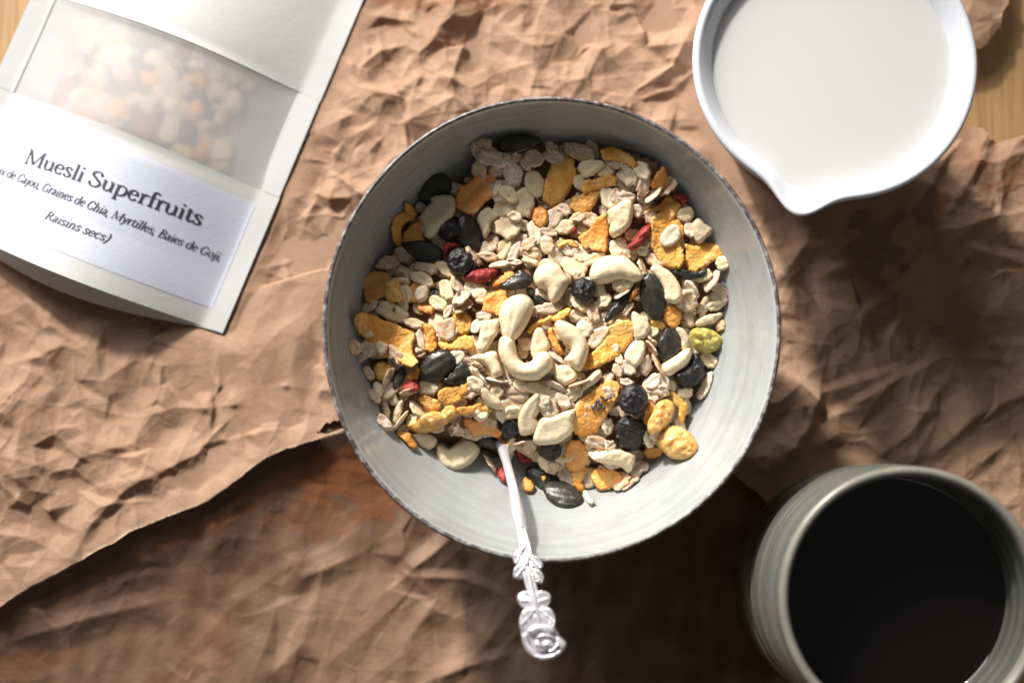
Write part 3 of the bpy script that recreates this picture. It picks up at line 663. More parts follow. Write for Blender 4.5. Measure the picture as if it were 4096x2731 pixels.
lettering('title_lettering', 'Muesli Superfruits', 21.5, 90.0, 33.5, 31.0, 5.3, 0, 1.5, .65, 0)
lettering('ingredient_lettering', '(Noix de Cajou, Graines de Chia, Myrtilles, Baies de Goji,', 11, 105, 24.3, 24.0, 2.95, .24, 1.35, .7, 0)
lettering('ingredient_lettering', 'Raisins secs)', 47.5, 72.5, 15.8, 15.4, 2.95, .24, 1.35, .7, 0)
# what shows dimly behind the window
# ------------------------------------------------------------------ silver spoon
spn = [(1151, 1008, 20), (1159, 1045, 29), (1168, 1078, 36), (1180, 1125, 44), (1189, 1175, 52), (1197, 1215, 58), (1207, 1260, 64), (1212, 1310, 67.5), (1220, 1345, 69), (1230, 1385, 70.5), (1238, 1425, 71)]
SP = np.array([D(x, y, z) for x, y, z in spn])
root = SP[0]; spoon = empty('teaspoon', root, 'silver teaspoon with a rose shaped handle end leaning out of the muesli', 'spoon')
def sp_z(px, py):                           # height of the handle near an overview pixel row
    return np.interp(py, [q[1] for q in spn] + [1520], [q[2] for q in spn] + [72.5])
def sob(name, V, F): return obj(name, mesh_np(name, np.asarray(V) - root, F, MAT['silver']), spoon)
pth = catmull(SP[:6], 1.0, False); sob('neck', *tube(pth, np.interp(np.linspace(0, 1, len(pth)), [0, .3, .6, .86, 1], [2.4, 1.5, 1.65, 1.9, 1.1]), 14, .8))
for off, sc in ((-1.35, .5), (0, .62), (1.35, .5)):
    p = catmull(SP[4:], 1.0, False); t = np.linspace(0, 1, len(p))
    q = p + np.c_[off * np.interp(t, [0, .18, .4, .7, 1], [.55, .75, .95, .95, .7]), 0 * t, (.5 if off == 0 else 0) + 0 * t]
    sob('stem_strand', *tube(q, sc * np.interp(t, [0, .1, .9, 1], [.7, 1, 1, .85]), 10, 1))
p = catmull(SP[7:], .8, False); sob('upper_stem', *tube(p + [0, 0, .6], np.interp(np.linspace(0, 1, len(p)), [0, .5, 1], [.75, .8, 1.0]), 10, .9))
def leaf(name, pts, dz=0.0, T=.5, veins=True, axis=None, bot=.8, R=None, h=.34):
    """pts in the close-up (2.146 px per source pixel from 1900,2000)"""
    px = np.array(pts, float) / 2.146 + [1900, 2000]; ov = px * 2352 / 4096
    z0 = float(sp_z(0, ov[:, 1].mean())) + dz
    w = P(px[:, 0], px[:, 1], z0)[:, :2]; c = w.mean(0); w = (w - c) * (1.2 if name == 'leaf' else 1.04)
    ax = (w[0] - w[len(w) // 2]); ax /= np.linalg.norm(ax); nx = np.array([-ax[1], ax[0]])
    def bump(x, y, d):
        a = x * ax[0] + y * ax[1]; b = x * nx[0] + y * nx[1]
        return .24 * np.sin((a - np.abs(b) * .8) * 2 * np.pi / 1.15) + .35 * np.exp(-(b / .3) ** 2) + .35 * np.exp(-((d - .4) / .28) ** 2)
    V, F = pillow(w, T, R, bot, h, None, bump if veins else None, 0, 3)
    return sob(name, V + [c[0], c[1], z0] , F)
leaf('leaf', [(415, 400), (345, 460), (335, 500), (350, 540), (390, 540), (425, 490)]); leaf('leaf', [(440, 530), (360, 570), (340, 610), (345, 655), (390, 670), (430, 640), (450, 580)])
leaf('leaf', [(470, 470), (530, 490), (570, 540), (575, 570), (545, 590), (500, 565), (465, 520)]); leaf('leaf', [(470, 590), (540, 600), (580, 650), (570, 700), (530, 700), (480, 660), (455, 620)])
leaf('leaf', [(495, 860), (440, 790), (385, 810), (372, 850), (400, 905), (450, 915)]); leaf('leaf', [(530, 870), (550, 790), (620, 800), (645, 840), (630, 890), (580, 915)])
leaf('rose_cup', [(400, 1090), (450, 990), (540, 950), (640, 985), (690, 1060), (720, 1150), (782, 1220), (775, 1270), (730, 1320), (660, 1352), (560, 1362), (460, 1310), (415, 1220)], -1.6, 2.2, False, R=2.2, h=.6)
leaf('sepal', [(520, 930), (430, 930), (390, 990), (380, 1060), (400, 1120), (440, 1110), (480, 1030)], .3, 1.1); leaf('sepal', [(550, 930), (630, 920), (680, 970), (695, 1050), (680, 1100), (640, 1070), (590, 1000)], .3, 1.1)
leaf('petal', [(450, 1120), (500, 1075), (580, 1068), (650, 1078), (688, 1120), (640, 1140), (560, 1112), (490, 1140)], 1.6, 1.3, False); leaf('petal', [(405, 1150), (450, 1150), (462, 1230), (520, 1300), (560, 1352), (470, 1322), (425, 1250)], .7, 1.4, False)
leaf('petal', [(700, 1165), (760, 1200), (787, 1240), (760, 1290), (705, 1270), (690, 1210)], .9, 1.5, False); leaf('petal', [(455, 1290), (540, 1318), (640, 1310), (720, 1270), (742, 1310), (660, 1358), (560, 1368)], .9, 1.4, False)
leaf('petal', [(520, 1190), (570, 1140), (650, 1150), (700, 1190), (660, 1180), (590, 1165)], 1.6, 1.4, False); leaf('petal', [(505, 1240), (525, 1195), (560, 1210), (570, 1260), (610, 1290), (550, 1290)], 1.8, 1.5, False)
leaf('petal', [(600, 1285), (660, 1265), (705, 1215), (715, 1250), (670, 1295)], 1.8, 1.4, False); leaf('rose_heart', [(570, 1240), (590, 1200), (640, 1195), (665, 1230), (640, 1262), (595, 1268)], 2.0, 1.8, False)

# ------------------------------------------------------------------ muesli: height map of the heap
HS = .5
mc = np.array([BOWL0[0], BOWL0[1]])
hx = np.arange(-76, 76, HS); HX, HY = np.meshgrid(hx + mc[0], hx + mc[1])
edge_px = [(1672, 690), (1668, 610), (1640, 550), (1605, 480), (1560, 430), (1510, 370), (1420, 338), (1330, 326), (1240, 322), (1120, 328), (1050, 400), (950, 470), (900, 540), (855, 600), (828, 680), (812, 780), (835, 860),
           (885, 960), (945, 1010), (1000, 1030), (1060, 1050), (1130, 1050), (1200, 1070), (1280, 1105), (1340, 1110), (1440, 1110), (1500, 1045), (1590, 1040), (1596, 980), (1630, 880), (1655, 790)]
E = D([q[0] for q in edge_px], [q[1] for q in edge_px], 34.)[:, :2] - mc
ea = np.arctan2(E[:, 1], E[:, 0]); er = np.hypot(*E.T); o = np.argsort(ea); ea, er = ea[o], er[o]
ea = np.r_[ea[-1] - 2 * np.pi, ea, ea[0] + 2 * np.pi]; er = np.r_[er[-1], er, er[0]]
RR, TT = np.hypot(HX - mc[0], HY - mc[1]), np.arctan2(HY - mc[1], HX - mc[0])
RE = np.interp(TT, ea, er) - 2.0
wall = np.where(RR < 72.2, bowl_inner(RR), 59) + BZ
zedge = bowl_inner(RE) + BZ - .4
mound = 36.0 + (zedge - 36.0) * np.clip(RR / RE, 0, 1) ** 3.2 + .8 * Waves(91, 26)(HX, HY) * np.clip(1.1 - RR / RE, 0, 1)
mound = np.where(RR < RE, mound, -5)
hm = np.maximum(wall, mound)
def hgt(x, y):
    i = int(round((x - mc[0] + 76) / HS)); j = int(round((y - mc[1] + 76) / HS)); n = len(hx) - 1
    return hm[min(max(j, 0), n), min(max(i, 0), n)]
def window(lo, hi):
    i0, j0 = [max(0, int((lo[k] - mc[k] + 76) / HS)) for k in (0, 1)]; i1, j1 = [min(len(hx), int((hi[k] - mc[k] + 76) / HS) + 2) for k in (0, 1)]
    return slice(j0, j1), slice(i0, i1)
def settle(poly, thick, q, soft=.7, lim=.6):
    """plane (z0, a, b) that a piece of this outline rests on; centre c"""
    c = poly.mean(0); sl = window(poly.min(0), poly.max(0)); x, y, h = HX[sl].ravel(), HY[sl].ravel(), hm[sl].ravel()
    m = inside(np.stack([x, y], 1), poly)
    if m.sum() < 4: return hgt(*c), 0., 0., None
    A = np.c_[np.ones(m.sum()), x[m] - c[0], y[m] - c[1]]; co = np.linalg.lstsq(A, h[m], rcond=None)[0]
    a, b = co[1] * soft, co[2] * soft; g = math.hypot(a, b)
    if g > lim: a, b = a * lim / g, b * lim / g
    z0 = np.quantile(h[m] - a * (x[m] - c[0]) - b * (y[m] - c[1]), q)
    blk = hm[sl].copy().ravel(); top = z0 + a * (x - c[0]) + b * (y - c[1]) + thick; blk[m] = np.maximum(blk[m], top[m])
    return z0, a, b, (sl, blk.reshape(hm[sl].shape))

# ---- flake shapes shared by all oat and wheat flakes
def flake_mesh(name, seed, L, W, mat, rough=.05, T=.55):
    r = np.random.default_rng(seed); t = np.linspace(0, 2 * np.pi, 16, endpoint=False)
    rad = 1 + r.normal(0, rough, 16); e = r.uniform(1.9, 2.5)
    o_ = np.c_[L / 2 * np.sign(np.cos(t)) * np.abs(np.cos(t)) ** (2 / e) * rad, W / 2 * np.sign(np.sin(t)) * np.abs(np.sin(t)) ** (2 / e) * rad]
    w1, w2 = Waves(seed, 4.2), Waves(seed + 50, 2.2); cup, tw = r.uniform(-.03, .05), r.uniform(-.03, .03); g = r.uniform(.15, .4); bend = r.normal(0, .4)
    mid = lambda x, y, d: cup * (x * x * .6 + y * y) + tw * x * y + .14 * w1(x, y)
    bump = lambda x, y, d: -g * np.exp(-((y - bend * np.sin(x * .35)) / .38) ** 2) + .09 * w2(x, y)
    V, F = pillow(o_, T, .8, .7, .62, mid, bump, .07 if mat == 'wheat' else .05, seed)
    return mesh_np(name, V, F, MAT[mat])
FL = {'oat': [flake_mesh('oat_flake', 100 + i, 8.0, 5.7, 'oat') for i in range(12)], 'wheat': [flake_mesh('wheat_flake', 200 + i, 8.0, 5.6, 'wheat', .085) for i in range(12)]}
chia_me = [mesh_np('chia_seed', *pillow(np.c_[np.cos(np.linspace(0, 6.283, 9)[:-1]) * .95, np.sin(np.linspace(0, 6.283, 9)[:-1]) * .62], .55, None, .8, .5), MAT['chia'])]

def basis(a, b, yaw, tip=0.0):
    n = Vector((-a, -b, 1)).normalized(); x = Vector((math.cos(yaw), math.sin(yaw), 0)); x = (x - n * x.dot(n)).normalized(); y = n.cross(x)
    m = Matrix((x, y, n)).transposed()
    return m @ Matrix.Rotation(tip, 3, 'X') if tip else m

# ---- the loose heap underneath: too many to count
n_st = 360; Vs, Fs, mi, base = [], [], [], 0
cache = {k: [(np.array([v.co for v in me.vertices]), [list(p.vertices) for p in me.polygons]) for me in FL[k][:6]] for k in FL}
for i in range(n_st):
    k = 'oat' if rng.random() < .6 else 'wheat'; v, f = cache[k][i % 6]
    th = rng.uniform(-np.pi, np.pi); re = float(np.interp(th, ea, er)) - 4.0; rr = re * math.sqrt(rng.random())
    x, y = mc[0] + rr * math.cos(th), mc[1] + rr * math.sin(th); L = rng.uniform(.75, 1.05); yaw = rng.uniform(0, 6.28)
    t = np.linspace(0, 2 * np.pi, 10, endpoint=False); ol = np.c_[4 * L * np.cos(t), 2.8 * L * np.sin(t)] @ np.array([[math.cos(yaw), math.sin(yaw)], [-math.sin(yaw), math.cos(yaw)]]) + [x, y]
    z0, a, b, up = settle(ol, .5, .3)
    R = np.array(basis(a + rng.normal(0, .15), b + rng.normal(0, .15), yaw)) * L
    Vs.append(v / S @ R.T + [x, y, z0 - 1.3]); Fs += [[q + base for q in p] for p in f]; mi += [0 if k == 'oat' else 1] * len(f); base += len(v)
    if up and i % 2: hm[up[0]] = np.minimum(up[1], np.maximum(hm[up[0]], 60) * 0 + mound[up[0]].clip(0) + 1.4) * (mound[up[0]] > 0) + hm[up[0]] * (mound[up[0]] <= 0)
hm = np.maximum(hm, np.maximum(wall, mound))
# the body of the heap below them, coloured dark as shade in the gaps
sl = (RR < RE - .5); idx = np.cumsum(sl.ravel()).reshape(sl.shape) - 1
sub = sl[::3, ::3]; ii = np.cumsum(sub.ravel()).reshape(sub.shape) - 1
hv = np.c_[HX[::3, ::3][sub], HY[::3, ::3][sub], (np.maximum(mound, 0)[::3, ::3] - 2.6)[sub]]
cell = sub[:-1, :-1] & sub[1:, :-1] & sub[:-1, 1:] & sub[1:, 1:]; j, i = np.nonzero(cell)
hf = np.stack([ii[j, i], ii[j, i + 1], ii[j + 1, i + 1], ii[j + 1, i]], 1)
Fs += (hf + base).tolist(); mi += [2] * len(hf); Vs.append(hv)
me = mesh_np('muesli_heap', np.vstack(Vs), Fs, MAT['oat']); me.materials.append(MAT['wheat']); me.materials.append(MAT['crumb']); me.polygons.foreach_set('material_index', mi)
heap = kind(obj('muesli_heap', me), 'stuff'); heap['label'] = 'loose oat and wheat flakes heaped underneath in the bowl'; heap['category'] = 'muesli'
# ------------------------------------------------------------------ muesli: the pieces one can pick out
CROP = {'A': (1300, 500, 2.24), 'B': (2100, 500, 2.24), 'C': (1300, 1150, 2.24), 'D': (2100, 1150, 2.24), 'E': (1600, 1600, 1.3864)}
def cpx(c, pts):
    x0, y0, s = CROP[c]; p = np.asarray(pts, float).reshape(-1, 2); return p / s + [x0, y0]
LAND = []                                   # (x, y, short name) that labels may refer to
USED = set()
CAT = dict(corn_flake='cereal flake', cashew_nut='nut', cashew_half='nut', cashew_piece='nut', pumpkin_seed='seed', dried_blueberry='berry', goji_berry='berry', golden_raisin='raisin', oat_flake='cereal flake', wheat_flake='cereal flake', chia_seed='seed')
GRP = dict(corn_flake='corn flakes in the bowl', cashew_nut='cashews in the bowl', cashew_half='cashews in the bowl', cashew_piece='cashews in the bowl', pumpkin_seed='pumpkin seeds in the bowl', dried_blueberry='dried blueberries in the bowl', goji_berry='goji berries in the bowl',
           golden_raisin='golden raisins in the bowl', oat_flake='oat flakes in the bowl', wheat_flake='wheat flakes in the bowl', chia_seed='chia seeds in the muesli')
def ring(cx, cy, r, n=11, seed=0, j=.06):
    q = np.random.default_rng(seed); return [(cx + r * (1 + q.normal(0, j)) * math.cos(a), cy + r * (1 + q.normal(0, j)) * math.sin(a)) for a in np.linspace(0, 6.283, n + 1)[:-1]]
def oval(cx, cy, L, W, ang):
    c, s = math.cos(math.radians(ang)), math.sin(math.radians(ang))
    return [(cx + L / 2 * math.cos(a) * c - W / 2 * math.sin(a) * s, cy + L / 2 * math.cos(a) * s + W / 2 * math.sin(a) * c) for a in np.linspace(0, 6.283, 13)[:-1]]
def seedshape(cx, cy, L, W, ang):
    c, s = math.cos(math.radians(ang)), math.sin(math.radians(ang)); o_ = []
    for a in np.linspace(0, 6.283, 15)[:-1]:
        x = L / 2 * math.cos(a); y = W / 2 * math.sin(a) * (1 - .28 * math.cos(a)); o_.append((cx + x * c - y * s, cy + x * s + y * c))
    return o_
def piece(kd, crop, pts, label, nick='', q=.7, soft=.7, raw=False):
    n_ = len(LAND); seed = 1000 + len(USED) * 3
    px = cpx(crop, pts); z = 36.
    for _ in range(2):
        w = P(px[:, 0], px[:, 1], z)[:, :2]; z = hgt(*w.mean(0)) + 1
    r = np.random.default_rng(seed); c = w.mean(0); l = w - c
    size = float(np.sqrt(abs(np.dot(l[:, 0], np.roll(l[:, 1], 1)) - np.dot(l[:, 1], np.roll(l[:, 0], 1))) / 2))
    dm = size / 2 * .8; kw = dict(R=None, bot=.5, h=1.0, mid=None, bump=None, jag=0.0)
    w1, w2, w3 = Waves(seed, 5), Waves(seed + 1, 2.6), Waves(seed + 2, 1.3)
    if kd == 'corn_flake':
        T, mat = .42, 'corn'; ca = r.uniform(0, 6.28); k1 = (-1 if r.random() < .25 else 1) * r.uniform(.016, .042); bp = r.uniform(l.min(0), l.max(0), (22, 2)); br = r.uniform(.5, 1.0, 22); bh = r.uniform(.06, .26, 22)
        kw.update(R=.45, bot=.6, h=.7, jag=.15, mid=lambda x, y, d: k1 * (x * math.cos(ca) + y * math.sin(ca)) ** 2 + .16 * w1(x, y) + sum(h_ * np.exp(-((x - a) ** 2 + (y - b) ** 2) / r_ ** 2) for (a, b), r_, h_ in zip(bp, br, bh)),
                  bump=lambda x, y, d: .06 * w3(x, y)); thick = .9
    elif kd == 'cashew_nut':
        T, mat = dm * .95, 'nut'; ax = l[np.argmax(np.hypot(*l.T))]; ax = ax / np.linalg.norm(ax); cr = .55 if 'crease' in label else 0
        kw.update(bot=.7, h=.75, bump=lambda x, y, d: (.02 * w2(x, y) + .045 * w3(x, y) + .05 * w1(x, y)) - cr * np.exp(-((-x * ax[1] + y * ax[0] + .5) / .45) ** 2)); thick = T * .75
    elif kd == 'cashew_half':
        T, mat = dm * .55, 'nut'; kw.update(R=dm * .5, bot=.9, h=.85, mid=lambda x, y, d: -.5 * d, bump=lambda x, y, d: .06 * w2(x, y)); thick = T * .8
    elif kd == 'cashew_piece':
        T, mat = max(.8, dm * .7), 'nut'; kw.update(R=dm * .5, bot=.8, h=.7, jag=.05, bump=lambda x, y, d: .1 * w2(x, y) + .22 * np.abs(w1(x, y))); thick = T * .8
    elif kd == 'pumpkin_seed':
        T, mat = dm * .42, 'seed'; ax = l[np.argmax(np.hypot(*l.T))]; ax = ax / np.linalg.norm(ax)
        kw.update(bot=.8, h=.75, bump=lambda x, y, d: .42 * np.exp(-((d - .5) / .3) ** 2) - .32 * np.exp(-((d - 1.15) / .35) ** 2) + .12 * np.sin((-x * ax[1] + y * ax[0]) * 2.2) + .05 * w1(x, y)); thick = T * .9
    elif kd == 'dried_blueberry':
        T, mat = dm * 1.0, 'blue'; kw.update(bot=.8, h=.65, bump=lambda x, y, d: .30 * w2(x, y) - .34 * np.abs(w1(x, y)) + .14 * w3(x, y)); thick = T * .8
    elif kd == 'goji_berry':
        T, mat = dm * .9, 'goji'; kw.update(bot=.8, h=.6, bump=lambda x, y, d: .26 * w2(x, y) - .2 * np.abs(w1(x, y))); thick = T * .8
    elif kd == 'golden_raisin':
        T, mat = dm * .75, 'raisin'; kw.update(bot=.8, h=.65, bump=lambda x, y, d: .75 * np.abs(w1(x, y)) - .7 + .5 * np.abs(w2(x, y)) + .08 * w3(x, y)); thick = T * .8
    else:
        T, mat = .6, 'wheat' if kd == 'wheat_flake' else 'oat'; cup = r.uniform(.01, .04); ax = l[np.argmax(np.hypot(*l.T))]; ax = ax / np.linalg.norm(ax)
        kw.update(R=.8, bot=.7, h=.65, jag=.06, mid=lambda x, y, d: cup * (x * x + y * y) + .14 * w1(x, y), bump=lambda x, y, d: -.3 * np.exp(-((-x * ax[1] + y * ax[0]) / .38) ** 2) + .09 * w2(x, y)); thick = .7
    z0, a, b, up = settle(w, thick, q, soft)
    V, F = pillow(l, T, seed=seed, **kw)
    V[:, 2] += a * V[:, 0] + b * V[:, 1] + kw['bot'] * T * .75
    if up: hm[up[0]] = up[1]
    o_ = obj(kd, mesh_np(kd, V, F, MAT['raisin2' if 'greenish yellow' in label else mat]), None, (c[0], c[1], z0)); tag(o_, label, CAT[kd], GRP[kd]); assert label not in USED, label
    USED.add(label)
    if nick:
        if kd == 'corn_flake' and 'corn' not in nick: nick = nick.replace('flake', 'corn flake')
        if kd == 'pumpkin_seed' and 'pumpkin' not in nick: nick = nick.replace('seed', 'pumpkin seed')
        LAND.append((c[0], c[1], nick))
    return o_
def where(x, y, tx, ty):
    dx, dy = x - tx, y - ty; d = math.hypot(dx, dy); a = math.degrees(math.atan2(dy, dx)) % 360
    if d < 3.2: return 'touching'
    return ['right of', 'above right of', 'above', 'above left of', 'left of', 'below left of', 'below', 'below right of'][int((a + 22.5) // 45) % 8]
def auto_label(look, x, y):
    L = sorted(LAND, key=lambda t: math.hypot(x - t[0], y - t[1]))
    for i in range(4):
        for j in range(i + 1, 6):
            w1, w2 = where(x, y, *L[i][:2]), where(x, y, *L[j][:2])
            t = f"{look} {w1} the {L[i][2]}, {w2} the {L[j][2]}"
            if len(t.split()) > 16: t = f"{look} {w1} the {L[i][2]}"
            if t not in USED and len(t.split()) <= 16: USED.add(t); return t
    USED.add(t); return t
PEND = []
def flake(crop, cx, cy, L, W, ang, ty, q=.78):
    px = cpx(crop, [(cx, cy)])[0]; z = hgt(*P(px[0], px[1], 37.)[:2]); w = P(px[0], px[1], z + .5)[:2]; mmpx = .1592 * 2352 / 4096 / CROP[crop][2] * (480 / 520)
    kd = 'oat' if ty[0] == 'o' else 'wheat'; edge = 'e' in ty; L *= 1.08; W *= 1.1; yaw = -math.radians(ang)
    Lm = L * mmpx; Wm = (W if not edge else max(W * 2.2, 90)) * mmpx
    t = np.linspace(0, 2 * np.pi, 12, endpoint=False); Wf = W * mmpx
    ol = np.c_[Lm / 2 * np.cos(t), Wf / 2 * np.sin(t)] @ np.array([[math.cos(yaw), math.sin(yaw)], [-math.sin(yaw), math.cos(yaw)]]) + w
    z0, a, b, up = settle(ol, 2.0 if edge else .75, q)
    if up: hm[up[0]] = up[1]
    me = FL[kd][rnd.randrange(12)]
    o_ = bpy.data.objects.new(f'{kd}_flake', me); link(o_)
    R = basis(a + rnd.gauss(0, .10), b + rnd.gauss(0, .10), yaw + (math.pi if rnd.random() < .5 else 0), rnd.choice([-1, 1]) * math.radians(62) if edge else 0)
    sx, sy = Lm / 8.0, Wm / 5.65
    o_.matrix_world = Matrix.Translation(Vector((w[0], w[1], z0 + (1.0 if edge else .4))) * S) @ R.to_4x4() @ Matrix.Diagonal((sx, sy, .9, 1))
    PEND.append((o_, kd, edge, L * W, w)); return o_
def chia(crop, cx, cy):
    px = cpx(crop, [(cx, cy)])[0]; w = P(px[0], px[1], 39.)[:2]; z = hgt(*w)
    o_ = bpy.data.objects.new('chia_seed', chia_me[0]); link(o_); o_.matrix_world = Matrix.Translation(Vector((w[0], w[1], z + .45)) * S) @ Matrix.Rotation(rnd.uniform(0, 6.28), 4, 'Z') @ Matrix.Rotation(rnd.gauss(0, .3), 4, 'X')
    PEND.append((o_, 'chia', False, 0, w))
def block(crop, text, top=False):
    for e in text.split(';'):
        e = e.strip()
        if not e: continue
        v = e.split(',')
        if v[5].strip().endswith('t') != top: continue
        flake(crop, *[float(q) for q in v[:5]], v[5].strip())
FLAKES = {
'A': """1430,240,230,200,60,w;1495,290,260,130,15,w;1380,410,170,150,80,o;1535,400,130,110,0,w;1640,310,120,100,30,o;1720,290,130,90,20,w;1680,430,240,170,60,w;1800,360,130,80,45,w;1875,530,230,165,75,o;1590,560,210,140,10,w;
1600,735,190,150,-30,o;1570,650,150,90,0,w;1780,700,250,185,85,o;1140,570,170,120,10,w;1530,920,120,90,60,w;1780,900,120,90,30,o;1640,920,210,190,20,o;1890,980,250,110,70,o;1470,1070,230,140,-50,w;1600,1110,190,120,-60,o;1700,1140,200,90,-60,w;1840,1150,200,150,50,w;
1980,1070,150,110,80,o;1350,1170,210,90,60,we;1460,1180,180,80,10,w;1565,1250,180,70,-5,o;1700,1230,130,60,10,w;1820,1235,120,40,20,oe;570,1230,240,130,-20,w;690,1160,160,120,60,w;910,1280,210,110,15,w;1080,1290,200,110,40,o;690,1340,130,60,30,we;
680,1400,170,45,8,oe;720,1510,170,140,80,o;1090,1480,180,115,75,o;1200,1440,200,80,65,we;1350,1470,220,140,40,w;860,740,100,100,0,w;1280,500,80,60,0,w;1870,295,170,150,30,o;1700,820,120,80,20,o;870,1380,210,110,25,ot;1580,1245,150,55,-8,ot""",
'B': """240,200,140,90,30,w;470,240,300,140,20,w;900,350,110,70,0,o;730,410,170,110,-10,o;490,510,140,110,70,o;920,450,210,170,30,w;1060,540,200,110,100,w;740,640,200,120,80,o;815,640,150,90,90,w;1050,400,170,120,50,o;910,640,170,100,10,w;1150,620,200,60,-50,oe;
1290,560,200,60,-45,we;780,330,200,80,40,w;480,820,160,90,-20,w;600,860,180,130,30,w;260,830,200,140,-70,w;1440,800,150,120,-20,o;1480,940,130,110,60,o;1120,830,150,120,40,w;830,1090,160,130,-40,o;960,980,130,110,0,w;950,1150,150,110,50,w;1040,1100,140,100,60,o;
1160,1220,160,110,40,w;280,1180,200,120,50,o;400,1120,150,110,20,o;510,1150,150,120,-60,o;620,1200,200,100,-20,o;90,970,200,110,70,o;200,1070,160,120,80,o;440,1270,230,160,40,o;480,1350,120,90,30,o;590,1450,260,130,25,o;380,1350,160,40,70,oe;1050,1280,180,50,70,we;
1760,1250,130,110,70,o;1660,1400,200,80,-60,we;1490,1460,160,50,50,oe;1600,1350,150,100,-20,o;1750,1500,150,110,60,o;1470,1540,170,130,20,w;1720,1450,120,90,20,w;870,1500,180,60,-40,oe;220,960,170,90,0,w;360,915,175,125,-20,o;350,760,140,100,30,w;1000,760,120,90,60,w;880,1415,200,150,-35,ot;40,1130,170,100,20,w;180,1260,170,110,-20,o""",
'C': """680,90,230,100,75,o;1010,140,170,110,30,o;1400,80,140,130,40,o;1240,180,180,60,-30,we;1170,130,120,40,-70,oe;1230,90,170,60,-35,we;1100,220,120,60,-60,o;600,220,280,150,25,o;400,160,160,90,-40,o;800,320,190,85,10,o;1360,340,150,90,-60,o;860,480,180,70,75,w;850,590,120,90,0,w;
390,770,150,80,50,w;590,970,170,100,65,o;560,820,200,50,-65,we;750,940,180,60,-15,we;540,1060,220,70,80,w;920,890,170,115,10,o;830,1090,180,60,50,oe;810,1180,160,60,-15,oe;680,1200,220,55,-50,oe;540,1210,150,100,40,w;1160,1260,170,50,-60,we;1370,800,210,60,50,we;1370,710,150,50,25,we;
1540,830,200,45,8,oe;1350,860,150,110,30,o;1300,940,130,100,-20,w;1610,1170,200,90,50,o;1660,1060,200,140,20,o;1720,960,230,120,10,w;1900,890,240,100,-5,o;1540,940,110,100,0,o;1980,1090,160,110,60,o;1420,250,150,80,10,w;1920,200,200,80,-10,w;1800,500,150,110,30,w;
1200,1290,120,90,40,w;1280,1130,110,80,20,w;470,300,100,60,20,o;700,1280,150,80,-40,w;450,980,150,90,60,w;1000,1260,140,90,-20,o;1480,1200,140,90,40,w;1760,880,150,90,20,o;360,570,220,140,-30,wt;260,530,150,120,60,wt;640,610,190,100,55,wt""",
'D': """510,130,230,150,30,o;700,130,160,100,-30,o;540,370,160,110,40,o;230,180,220,100,-10,w;1450,120,190,170,40,w;1610,160,190,100,-55,w;1740,90,150,130,60,o;1470,280,160,70,60,w;1700,170,130,90,-20,o;1740,350,110,90,-50,w;1640,650,170,110,40,o;930,710,150,120,60,w;
1080,690,180,120,70,w;1190,690,190,60,65,we;1130,540,170,55,50,we;1130,480,120,40,40,we;1440,940,160,90,-5,o;1140,980,110,80,50,w;1300,880,130,110,60,o;830,740,120,90,60,w;840,640,100,70,80,w;440,940,170,130,-40,o;240,970,170,110,30,o;220,1070,180,130,60,o;740,1240,150,110,70,o;
820,1110,140,100,20,w;640,1390,180,120,20,w;670,1480,200,60,-15,oe;480,860,180,60,-15,we;280,890,190,60,20,we;100,900,200,90,10,o;340,1010,150,100,50,o;300,640,200,50,40,we;910,850,130,70,10,w;1110,1350,180,70,75,oe;610,220,180,110,80,wt;920,190,150,60,-55,wt;1175,865,240,180,-15,o;
1420,700,120,80,20,w;740,940,140,90,30,w;960,1180,120,80,20,w;760,1420,140,100,-20,w;880,1420,130,90,40,o;400,1440,120,80,20,o;150,1000,150,100,0,w;560,1060,140,90,20,w;1240,930,120,90,40,w""",
'E': """1035,425,115,125,60,o;930,425,150,110,50,w;1270,440,150,80,-50,w;1220,450,120,90,-40,w;500,340,130,50,60,we;870,340,120,110,40,w;800,350,90,70,60,o;610,240,120,75,-60,o;690,230,110,50,-15,we;1180,330,150,110,10,w;1310,370,120,90,-40,w;900,300,130,90,0,o""",
}
